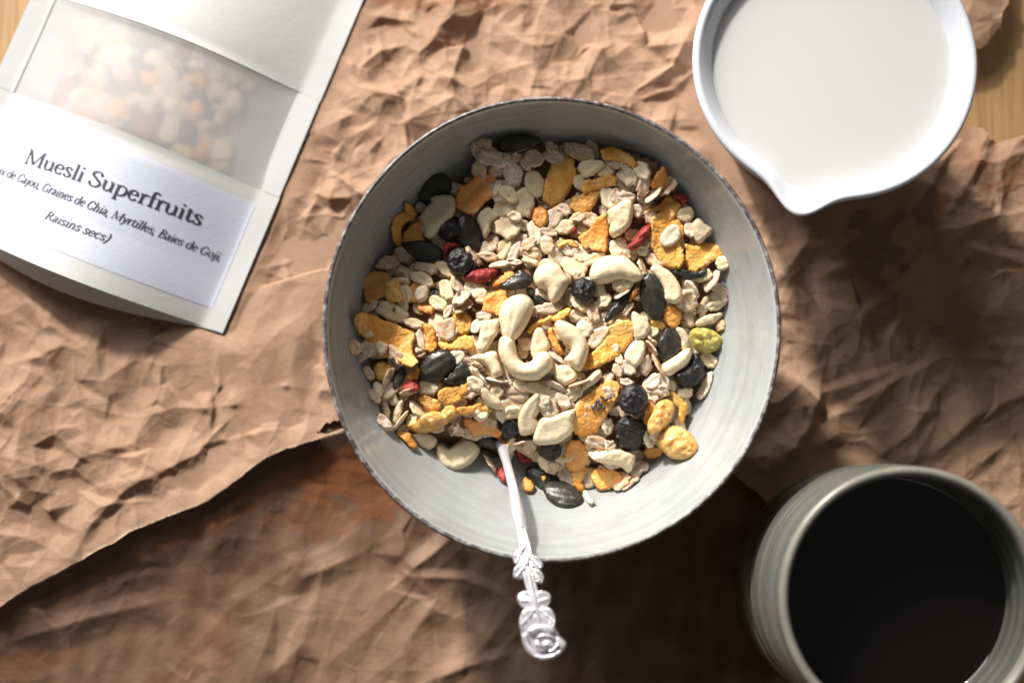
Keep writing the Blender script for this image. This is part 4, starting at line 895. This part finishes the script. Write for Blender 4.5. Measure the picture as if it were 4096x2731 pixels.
PIECES = [
('pumpkin_seed','A','s 1745,165,400,160,-12','dark reddish pumpkin seed leaning on the shaded bowl wall at the top','topmost pumpkin seed'),
('pumpkin_seed','A','s 985,590,330,200,145','black pumpkin seed half buried at the shaded upper left wall','half buried seed'),
('dried_blueberry','A','r 1120,940,110','dried blueberry half hidden behind an upright pumpkin seed at upper left',''),
('golden_raisin','A','520,1430 580,1390 660,1400 680,1480 700,1568 560,1580','dull brownish raisin among oats near the left wall','dull raisin'),
('corn_flake','A','750,1500 790,1370 880,1330 960,1390 1000,1440 900,1480 800,1600','orange corn flake under an oat at the left of the bowl',''),
('corn_flake','C','1410,200 1450,60 1500,40 1620,30 1630,130 1560,250 1500,230','brown corn flake lying in shade above the creased cashew',''),
('dried_blueberry','B','r 520,1480,110','dried blueberry almost hidden below the large upper cashew','hidden blueberry'),
('pumpkin_seed','A','1570,1440 1700,1330 1740,1290 1830,1340 1860,1400 1800,1460 1650,1475','grey pumpkin seed left of the knobbly cashew','grey seed'),
('pumpkin_seed','C','1800,10 1850,0 1930,70 1980,130 1940,150 1860,100','narrow glossy pumpkin seed on edge below the knobbly cashew',''),
('goji_berry','A','1060,1090 1100,1045 1180,1060 1210,1100 1150,1120 1090,1170 1060,1200','red goji berry wedged above the left blueberry',''),
('corn_flake','A','600,930 610,860 680,795 770,790 820,820 830,850 740,880 690,940 690,1000 700,1080 640,1090 605,1010','curled brown corn flake at the far upper left wall','curled brown flake'),
('corn_flake','A','715,690 760,710 800,750 830,800 770,810 720,780','small pointed corn flake tip by the upper left wall',''),
('cashew_half','A','935,640 1125,630 1170,690 1160,800 1110,890 1010,980 960,1020 900,1010 880,930 850,860 830,850 900,740 950,690','broken hollow cashew half at upper left','hollow cashew'),
('corn_flake','A','680,1010 720,930 790,880 850,860 890,870 885,1000 885,1065 790,1080 700,1050','yellow triangular corn flake against the hollow cashew',''),
('corn_flake','A','1165,700 1200,570 1290,530 1370,460 1470,450 1540,490 1510,560 1505,650 1430,720 1340,810 1270,800 1180,760','broad amber corn flake right of the hollow cashew','broad amber flake'),
('cashew_piece','A','1365,800 1440,740 1500,760 1570,830 1500,880 1480,960 1420,1020 1400,950 1360,860','pale cashew chunk beside the upright pumpkin seed','cashew chunk'),
('pumpkin_seed','A','1250,780 1310,820 1380,900 1410,1000 1390,1090 1340,1120 1250,1100 1190,1030 1165,930 1190,840','upright dark pumpkin seed with its point up at upper left','upright seed'),
('pumpkin_seed','A','690,1070 780,1045 900,1040 1000,1080 1060,1140 1050,1210 960,1235 850,1215 750,1160','flat lying pumpkin seed below the hollow cashew','flat seed'),
('dried_blueberry','A','r 1215,1225,128','shiny wrinkled blueberry at the left beside red goji','left blueberry'),
('goji_berry','A','1245,1375 1300,1310 1400,1290 1500,1290 1550,1310 1500,1370 1420,1420 1320,1415','bright red goji berry below the left blueberry','left goji berry'),
('corn_flake','A','1480,1430 1500,1350 1570,1360 1640,1300 1700,1330 1690,1370 1600,1430 1500,1460','crumpled orange flake on the right end of the left goji berry',''),
('corn_flake','A','345,1400 370,1340 450,1305 560,1320 590,1380 580,1460 540,1530 450,1568 400,1600 345,1560','thin translucent yellow corn flake at the left bowl wall','thin yellow flake'),
('corn_flake','A','1870,760 1920,730 1990,760 1990,860 1930,920 1880,880','small yellow corn flake beside the pale round oats',''),
('cashew_piece','A','800,1520 830,1450 900,1430 935,1480 900,1568 830,1590','small cashew cube at the left among oats',''),
('corn_flake','B','680,220 790,185 880,230 960,280 990,330 970,380 860,330 720,300 690,280','dark olive corn flake against the top bowl wall','olive flake'),
('corn_flake','B','1130,500 1180,430 1240,370 1285,440 1270,520 1240,560 1180,550 1140,560','greenish brown corn flake standing at the upper right wall',''),
('cashew_piece','B','470,380 510,320 580,310 690,325 715,370 660,420 600,460 530,470','pale cashew chip near the top right of the tall corn flake',''),
('corn_flake','B','510,560 540,500 640,480 700,450 790,455 825,500 800,550 700,560 600,590 520,610','brown corn flake below the top cashew chip',''),
('corn_flake','B','285,240 350,260 445,310 440,360 470,410 465,480 420,560 370,640 320,690 250,725 170,690 155,640 170,560 165,520 210,410 235,320','tall amber corn flake at the top of the heap','tall amber flake'),
('corn_flake','B','415,640 520,620 600,570 690,560 695,610 640,690 580,780 490,790 410,750','folded orange corn flake right of the tall amber flake','folded orange flake'),
('corn_flake','B','75,790 110,730 180,740 210,800 190,890 120,920 80,870','small bright corn flake between pale oats below the tall amber flake',''),
('goji_berry','B','1310,640 1340,605 1400,605 1475,650 1440,700 1410,720 1400,690 1350,660','red goji berry at the upper right wall','wall goji berry'),
('corn_flake','B','1080,770 1180,720 1270,640 1300,620 1340,660 1400,690 1400,730 1370,780 1330,850 1280,850 1240,790 1160,780','blistered mustard corn flake below the goji berry at upper right wall','blistered flake'),
('pumpkin_seed','B','1300,1310 1400,1280 1500,1310 1600,1290 1670,1250 1640,1320 1560,1370 1430,1380','pumpkin seed in shadow under the ragged right corn flake',''),
('goji_berry','B','910,1100 970,1030 1030,940 1080,900 1135,905 1110,990 1060,1060 1000,1110 930,1115','slanting bright red goji berry left of the wavy corn flake','slanting goji berry'),
('cashew_piece','B','1490,900 1550,835 1620,890 1695,940 1640,1000 1570,1060 1530,1040 1510,970','star shaped cashew piece by the right wall','star cashew'),
('corn_flake','B','1120,900 1150,820 1230,780 1290,810 1310,850 1390,850 1425,930 1420,1020 1400,1060 1420,1130 1430,1220 1370,1285 1290,1270 1210,1230 1150,1130 1115,1010','large wavy yellow corn flake at upper right carrying a pale oat','wavy flake'),
('corn_flake','B','1430,1070 1500,1085 1600,1060 1690,1060 1785,1115 1770,1180 1690,1220 1640,1260 1530,1315 1460,1310 1420,1230 1440,1150','ragged bright corn flake touching the right bowl wall','ragged flake'),
('oat_flake','B','1210,1010 1250,940 1310,895 1370,900 1400,960 1390,1020 1310,1080 1230,1080','pale oat flake lying on the large wavy corn flake',''),
('cashew_piece','B','740,770 820,720 880,680 950,690 965,760 960,850 930,920 860,980 790,1005 755,960 765,880 745,820','floury white cashew left of the slanting goji berry','white cashew'),
('corn_flake','B','480,1000 570,930 620,850 690,805 730,830 750,900 745,1000 730,1120 680,1140 590,1120 520,1100 490,1060','blistered golden corn flake near the centre top','golden flake'),
('corn_flake','B','280,1090 330,1030 400,1020 470,1060 495,1110 440,1090 380,1080 320,1100','curved corn flake rim left of the blistered golden flake',''),
('goji_berry','B','420,960 440,900 470,940 440,970','tiny piece of red goji peeking beside a creased oat',''),
('cashew_half','B','1120,1300 1170,1255 1290,1310 1370,1400 1410,1500 1390,1580 1320,1600 1250,1560 1240,1480 1190,1390','smooth cashew half right of the dark standing seed','smooth half'),
('cashew_nut','B','580,1380 590,1280 660,1200 770,1170 880,1180 970,1240 1040,1320 1055,1380 960,1420 870,1400 760,1420 640,1430','large pale bean shaped cashew above the centre','large cashew'),
('cashew_nut','B','75,1370 110,1290 200,1240 290,1250 350,1330 400,1400 370,1470 330,1540 270,1600 220,1580 180,1490 100,1450','knobbly cream cashew left of the large cashew','knobbly cashew'),
('pumpkin_seed','B','1110,1330 1180,1370 1240,1450 1260,1550 1240,1700 1180,1750 1080,1680 1030,1560 1030,1430 1060,1360','dark glossy pumpkin seed right of the large cashew','dark standing seed'),
('pumpkin_seed','D','960,10 970,60 890,180 800,270 725,315 715,270 780,170 870,60','black pumpkin seed on edge slanting below the large cashew','slanting seed'),
('corn_flake','D','1020,0 1025,30 980,90 930,130 920,100 960,40','thin orange corn sliver between two dark pumpkin seeds',''),
('corn_flake','D','1260,160 1330,170 1400,230 1390,310 1330,370 1260,320 1230,260','rough tan corn flake below the dark standing seed',''),
('corn_flake','D','1120,300 1180,270 1250,330 1270,360 1220,385 1150,350','small yellow corn flake above the pointed seed at right',''),
('cashew_piece','D','950,270 970,215 1040,250 1110,310 1120,370 1080,450 990,465 960,400','cashew fragment right of the long boat shaped corn flake',''),
('cashew_half','D','890,610 960,490 1060,450 1085,520 1060,620 1000,710 930,680','dull oval cashew half right of the long corn flake',''),
('corn_flake','C','280,280 370,235 440,260 540,300 640,330 720,370 810,410 790,500 790,590 830,640 840,690 760,720 690,690 600,640 520,620 460,600 400,500 330,430 280,370','biggest pitted corn flake at the left of the bowl','big pitted flake'),
('corn_flake','C','820,180 870,140 980,180 960,240 880,220','small orange corn flake above the big pitted flake',''),
('corn_flake','C','890,330 960,340 1000,430 1005,540 950,585 900,560 895,460','narrow golden corn flake right of the big pitted flake','narrow golden flake'),
('corn_flake','C','1150,250 1240,230 1310,270 1310,380 1240,420 1180,400','orange corn flake behind a cracked wheat flake',''),
('corn_flake','C','1010,490 1070,480 1120,500 1210,440 1300,430 1340,500 1330,560 1200,560 1080,560 1030,530','split folded corn flake showing white inside',''),
('wheat_flake','C','1005,330 1060,290 1140,265 1180,300 1170,400 1160,460 1080,480 1020,440','floury cracked wheat flake on the orange corn flake left of centre','floury wheat flake'),
('cashew_piece','C','330,430 375,335 435,420 380,450','little triangular nut chip on the big pitted corn flake',''),
('cashew_piece','C','455,500 500,475 565,515 540,580 490,610 460,560','pinkish nut chip on the lower part of the big pitted flake',''),
('corn_flake','C','430,690 520,660 600,700 600,760 550,820 470,830 430,770','shaded amber corn flake below the big pitted flake','shaded flake'),
('pumpkin_seed','C','600,860 640,780 700,720 725,730 710,830 660,890 620,930','striped greenish pumpkin seed on edge at lower left','striped seed'),
('goji_berry','C','690,900 740,850 820,825 860,900 830,930 760,940','dark red goji berry at lower left below the twin seeds','lower left goji'),
('corn_flake','C','730,800 790,740 850,700 855,760 820,820 770,830','pale yellow corn chip left of the twin seeds',''),
('corn_flake','C','1010,950 1060,900 1180,880 1290,820 1290,900 1240,990 1160,1040 1070,1055 1020,1020','smooth yellow corn flake under the twin seeds','smooth yellow flake'),
('pumpkin_seed','C','1050,830 1110,770 1180,690 1220,650 1280,700 1300,780 1270,840 1180,870 1090,860','lower right one of the two overlapping pumpkin seeds','lower twin seed'),
('pumpkin_seed','C','840,800 870,680 930,600 1020,560 1110,570 1170,630 1165,710 1100,770 1000,830 900,835','upper left one of the two overlapping pumpkin seeds','upper twin seed'),
('corn_flake','C','1040,1100 1150,1050 1180,1150 1120,1170 1060,1150','small shaded orange flake between two yellow corn flakes',''),
('corn_flake','C','835,1010 860,960 930,970 1040,1040 1020,1090 950,1110 880,1060','bright orange corn flake left of the smooth yellow flake',''),
('corn_flake','C','1165,1095 1220,1070 1340,1050 1400,1030 1430,1070 1500,1110 1440,1120 1360,1115 1290,1140 1200,1140','long orange corn flake sliver above the spoon','orange sliver'),
('dried_blueberry','C','r 1660,1270,100','black dried fruit hidden left of the sickle cashew',''),
('pumpkin_seed','C','1380,1430 1470,1450 1560,1500 1590,1520 1520,1520 1440,1490','thin pumpkin seed edge just above the spoon neck',''),
('pumpkin_seed','C','1340,1370 1440,1330 1540,1350 1610,1400 1570,1450 1480,1450 1390,1420','glossy pumpkin seed above the spoon neck','spoon seed'),
('corn_flake','C','1240,1200 1270,1170 1390,1185 1480,1190 1550,1260 1600,1300 1570,1340 1620,1380 1680,1410 1640,1420 1540,1350 1440,1310 1360,1340 1300,1300','torn orange corn flake with a long tail above the spoon','torn tailed flake'),
('cashew_piece','C','780,1320 830,1300 940,1310 1000,1350 1000,1410 940,1450 880,1430 830,1390','white cashew lump at lower left under the amber raisin','cashew lump'),
('golden_raisin','C','720,1240 790,1190 900,1130 1000,1110 1110,1150 1110,1210 1020,1260 920,1300 810,1300','amber raisin at lower left of the heap','lower left raisin'),
('corn_flake','C','640,1320 680,1280 760,1290 790,1350 840,1420 800,1445 740,1400','olive yellow corn flake at the lower left edge of the heap',''),
('cashew_half','C','1005,1420 1060,1400 1110,1440 1180,1390 1260,1350 1330,1370 1390,1440 1360,1520 1290,1590 1180,1640 1090,1620 1020,1540','large smooth cashew half resting on the lower bowl wall','wall cashew half'),
('oat_flake','C','1600,1460 1640,1380 1700,1320 1710,1380 1720,1430 1650,1490','pale oat flake upright beside the tail of the torn corn flake',''),
('goji_berry','C','1690,1470 1730,1460 1800,1510 1850,1540 1850,1568 1760,1570 1720,1520','dark red goji berry right of the spoon neck','spoon goji berry'),
('cashew_piece','C','425,850 470,835 530,880 520,960 480,990 440,930','white nut chip near the lower left wall',''),
('cashew_piece','C','600,1190 640,1040 700,1010 690,1110 640,1210','long thin nut splinter at the lower left',''),
('cashew_nut','C','1380,920 1440,885 1500,950 1580,1020 1590,1080 1530,1090 1430,1030','small pinkish broken cashew below the curled cashew','pinkish cashew'),
('cashew_half','C','1730,1180 1760,1090 1830,1000 1905,940 1930,1020 1920,1110 1890,1170 1920,1200 1870,1300 1760,1320 1735,1260','grey cream sickle shaped cashew half below centre','sickle cashew'),
('cashew_nut','C','1290,640 1390,590 1470,565 1540,580 1560,650 1600,760 1550,805 1500,800 1460,730 1380,670','broken cashew beneath the curled cashew on its left',''),
('cashew_piece','C','1380,430 1410,300 1480,290 1560,285 1555,400 1500,480 1440,580 1370,580 1350,540','blocky cashew chunk left of the creased cashew','blocky cashew'),
('cashew_half','D','50,480 90,370 150,365 190,430 230,530 190,570 130,590 80,640 50,580','oval cashew half tucked inside the curled cashew',''),
('corn_flake','D','200,400 240,340 270,420 330,530 350,590 290,580 230,510','orange corn flake edge curled behind the arched cashew',''),
('cashew_nut','C','1560,230 1600,140 1680,80 1780,65 1850,110 1870,180 1830,300 1770,400 1720,460 1650,500 1590,440 1575,380 1560,300','plump creased cashew at the centre left','creased cashew'),
('corn_flake','D','20,390 60,330 200,260 330,200 410,190 410,230 330,290 220,310 130,340 40,415','slender orange corn flake curl above the arched cashew','slender curl'),
('cashew_nut','D','265,330 300,295 370,310 460,360 540,450 570,550 545,660 490,755 430,730 350,650 400,590 400,530 340,490 280,410','arched whole cashew at the centre of the bowl','arched cashew'),
('cashew_nut','C','1555,520 1570,460 1620,440 1690,470 1710,540 1730,630 1790,680 1850,660 1890,600 1962,575 2020,605 2040,660 2030,730 1972,790 1892,835 1760,830 1670,790 1600,700 1560,610','strongly curled whole cashew at the centre of the bowl','curled cashew'),
('cashew_piece','D','255,790 280,700 340,690 420,710 470,780 440,840 370,880 300,850','round cashew tip below the arched cashew','cashew tip'),
('cashew_nut','D','515,920 530,840 600,770 670,730 690,790 640,850 560,900','slim cashew partly under the long corn flake',''),
('corn_flake','D','510,690 560,620 600,580 640,540 720,440 740,350 850,310 920,290 985,320 990,400 940,490 860,590 760,660 650,710 560,730','long boat shaped corn flake right of the arched cashew','long boat flake'),
('wheat_flake','D','560,480 600,400 680,355 750,360 740,420 690,510 620,550 575,530','cracked wheat flake resting on the long boat corn flake',''),
('cashew_half','D','1340,370 1400,360 1460,420 1475,490 1440,550 1390,560 1400,470','cashew half behind the pointed seed at right',''),
('pumpkin_seed','D','1280,350 1360,400 1400,500 1395,560 1330,620 1240,665 1190,600 1185,510 1210,430','matte black pointed pumpkin seed at the right','pointed seed'),
('golden_raisin','D','1465,430 1490,375 1570,360 1680,380 1770,450 1770,510 1710,570 1600,590 1520,550 1490,490','greenish yellow raisin at the right bowl wall','greenish raisin'),
('cashew_piece','D','1515,330 1560,270 1650,240 1780,215 1785,250 1700,320 1640,330 1570,360','cashew sliver above the greenish raisin','cashew sliver'),
('dried_blueberry','D','1320,790 1400,740 1480,680 1510,590 1580,640 1620,740 1600,830 1520,890 1400,890 1350,850','largest black dried blueberry at the right by the wall','largest blueberry'),
('cashew_nut','D','1220,700 1270,660 1360,600 1430,550 1480,545 1495,600 1460,680 1390,740 1300,790 1240,775','small bean shaped cashew against the pointed seed','small bean cashew'),
('oat_flake','D','1530,950 1580,830 1640,760 1675,770 1660,870 1620,960 1570,1005 1535,990','white oat flake standing at the lower right edge of the heap','standing oat'),
('corn_flake','D','1060,1180 1080,1060 1130,1020 1160,1080 1140,1150 1090,1230','amber corn flake between blueberries and the upright raisin',''),
('dried_blueberry','D','r 970,1000,132','round black blueberry at lower right above the other','upper right blueberry'),
('dried_blueberry','D','r 935,1310,150','large pitted blueberry dotted with chia at lower right','chia dotted blueberry'),
('cashew_half','D','75,1340 130,1180 250,1150 390,1100 450,1100 430,1200 440,1260 390,1330 280,1400 170,1410 90,1390','bright white cashew half below the centre','white cashew half'),
('corn_flake','D','420,1220 440,1130 490,1020 560,950 590,930 680,860 770,825 840,850 860,900 820,1010 790,1060 740,1140 680,1230 650,1290 560,1325 480,1320 430,1280','long golden corn flake sprinkled with chia seeds at lower right','chia sprinkled flake'),
('golden_raisin','D','1090,1220 1130,1120 1200,1020 1290,1000 1345,1050 1330,1140 1270,1230 1190,1300 1110,1310','upright golden raisin right of the blueberries','upright raisin'),
('corn_flake','D','1290,920 1350,940 1420,990 1470,1060 1440,1150 1400,1240 1360,1210 1380,1110 1330,1030','twisted orange corn flake at the lower right edge','twisted flake'),
('corn_flake','D','1050,1490 1080,1430 1150,1410 1220,1460 1200,1520 1120,1535','small round amber corn flake left of the big pale raisin',''),
('golden_raisin','D','1180,1390 1210,1300 1300,1240 1400,1250 1490,1320 1540,1410 1530,1490 1440,1540 1320,1530 1230,1460','big pale plump raisin at the lower right edge','plump raisin'),
('dried_blueberry','D','r 230,1460,95','black dried fruit under the bright white cashew half','lowest blueberry'),
('corn_flake','D','350,1500 380,1400 440,1360 520,1390 550,1450 580,1500 560,1568 500,1640 400,1640 360,1570','frothy yellow corn flake below the white cashew half','frothy flake'),
('cashew_piece','D','600,1530 660,1490 780,1450 900,1460 990,1490 985,1560 960,1640 920,1660 850,1600 740,1580 640,1560','pointed cashew piece at the bottom right of the heap','pointed cashew'),
('goji_berry','E','540,400 560,355 600,370 620,440 580,460 545,430','dark red goji berry left of the spoon on the bowl wall','lowest goji berry'),
('corn_flake','E','670,470 700,425 750,470 740,500 700,510','small greenish corn crumb beside the spoon',''),
('pumpkin_seed','E','700,380 760,360 830,390 835,450 790,500 745,465 705,430','black pumpkin seed with a yellow crumb at the bottom','crumb seed'),
('corn_flake','E','950,400 1000,360 1050,375 1010,440 1030,490 990,525 965,480 955,440','orange corn flake hanging at the bottom edge of the heap',''),
('corn_flake','E','1055,410 1100,375 1180,385 1230,430 1190,480 1110,500 1070,460','bright yellow corn flake at the very bottom of the heap','bottom flake'),
('pumpkin_seed','E','795,505 820,455 890,445 970,480 1015,540 990,580 920,595 850,570','glossy pumpkin seed lowest on the bowl wall','lowest pumpkin seed'),
('oat_flake','E','1015,510 1040,500 1060,540 1080,560 1060,580 1035,560','tiny oat fragment right of the lowest pumpkin seed',''),
('corn_flake','E','785,425 800,418 812,440 800,455 788,445','yellow crumb on the black pumpkin seed near the spoon',''),
]
for c in 'ABCDE': block(c, FLAKES[c])
for i in range(46):                         # loose flakes in the gaps
    th = rnd.uniform(-math.pi, math.pi); re = float(np.interp(th, ea, er)) - 3.5; rr = re * math.sqrt(rnd.random())
    x, y = mc[0] + rr * math.cos(th), mc[1] + rr * math.sin(th); kd = rnd.choice(['oat', 'wheat'])
    t = np.linspace(0, 2 * np.pi, 10, endpoint=False); yaw = rnd.uniform(0, 6.28); L = rnd.uniform(.7, .95)
    ol = np.c_[4 * L * np.cos(t), 2.8 * L * np.sin(t)] @ np.array([[math.cos(yaw), math.sin(yaw)], [-math.sin(yaw), math.cos(yaw)]]) + [x, y]
    z0, a, b, up = settle(ol, .6, .5)
    if up: hm[up[0]] = up[1]
    o_ = bpy.data.objects.new(f'{kd}_flake', FL[kd][rnd.randrange(12)]); link(o_)
    o_.matrix_world = Matrix.Translation(Vector((x, y, z0 + .4)) * S) @ basis(a + rnd.gauss(0, .15), b + rnd.gauss(0, .15), yaw).to_4x4() @ Matrix.Diagonal((L, L, .9, 1))
    PEND.append((o_, kd, False, 25000, np.array([x, y])))
for kd, c, sp_, label, nick in PIECES:
    if sp_[:2] == 'r ': cx, cy, r_ = [float(q) for q in sp_[2:].split(',')]; pts = ring(cx, cy, r_, 11, int(cx))
    elif sp_[:2] == 's ': pts = seedshape(*[float(q) for q in sp_[2:].split(',')])
    else: pts = [[float(q) for q in w.split(',')] for w in sp_.split()]
    piece(kd, c, pts, label, nick, q=.82 if kd in ('corn_flake', 'oat_flake', 'wheat_flake') else .5)
for c in 'ABCDE': block(c, FLAKES[c], True)
for c, l in (('A', [(610, 1360), (1000, 1450), (960, 1490), (1000, 1500), (940, 1510), (1390, 1370), (1450, 1300), (1460, 1410)]), ('B', [(1330, 610), (1190, 660), (1160, 700), (570, 1105), (380, 830)]), ('C', [(600, 635), (615, 190), (1635, 1310)]),
             ('D', [(690, 980), (655, 1010), (635, 1040), (610, 1070), (680, 1030), (705, 1070), (660, 1075), (760, 985), (725, 1000), (1640, 530), (1605, 355), (1610, 420), (1335, 1215), (1240, 1275), (1270, 1310), (1480, 1320), (1010, 1330), (850, 1325), (835, 1255), (1050, 1225), (880, 1300)])):
    for x, y in l: chia(c, x, y)
for o_, kd, edge, area, w in PEND:
    if kd == 'chia': look = 'tiny grey chia seed'
    elif kd == 'oat': look = ('oat flake on edge' if edge else 'large pale oat flake' if area > 30000 else 'small oat flake' if area < 14000 else 'cream oat flake')
    else: look = ('thin wheat flake on edge' if edge else 'large cracked wheat flake' if area > 26000 else 'small brown wheat flake' if area < 11500 else 'brown wheat flake')
    name = 'chia_seed' if kd == 'chia' else kd + '_flake'
    tag(o_, auto_label(look, *w), CAT[name], GRP[name])

# ------------------------------------------------------------------ muesli inside the bag, seen dimly through its window
Vs, Fs, mi, base = [], [], [], 0
mats = ['oat', 'wheat', 'corn', 'nut', 'seed', 'blue', 'goji']
lump = pillow(ring(0, 0, 5.5, 9, 5), 3.2, None, .8, 1.4)
for i in range(300):
    u, v = rng.uniform(12, 108), rng.uniform(50, 100)
    p = bag_pt(u, v); z = p[2] - 5.0 - rng.uniform(0, 2.5)
    if p[2] < 7.5: continue
    k = rng.choice(7, p=[.34, .27, .12, .12, .05, .06, .04])
    R = np.array(basis(rng.normal(0, .15), rng.normal(0, .15), rng.uniform(0, 6.28))) * rng.uniform(.5, .9); v_, f_ = lump
    q = v_ * [1, 1, .5 if k < 3 else .8] @ R.T + [p[0], p[1], z]; Vs.append(q); Fs += [[w + base for w in x] for x in f_]; mi += [int(k)] * len(f_); base += len(v_)
me = mesh_np('bagged_muesli', np.vstack(Vs), Fs, MAT[mats[0]])
for m_ in mats[1:]: me.materials.append(MAT[m_])
me.polygons.foreach_set('material_index', mi)
bm_ = kind(obj('bagged_muesli', me), 'stuff'); bm_['label'] = 'muesli inside the white pouch seen blurred through its window'; bm_['category'] = 'muesli'
bpy.context.view_layer.update()
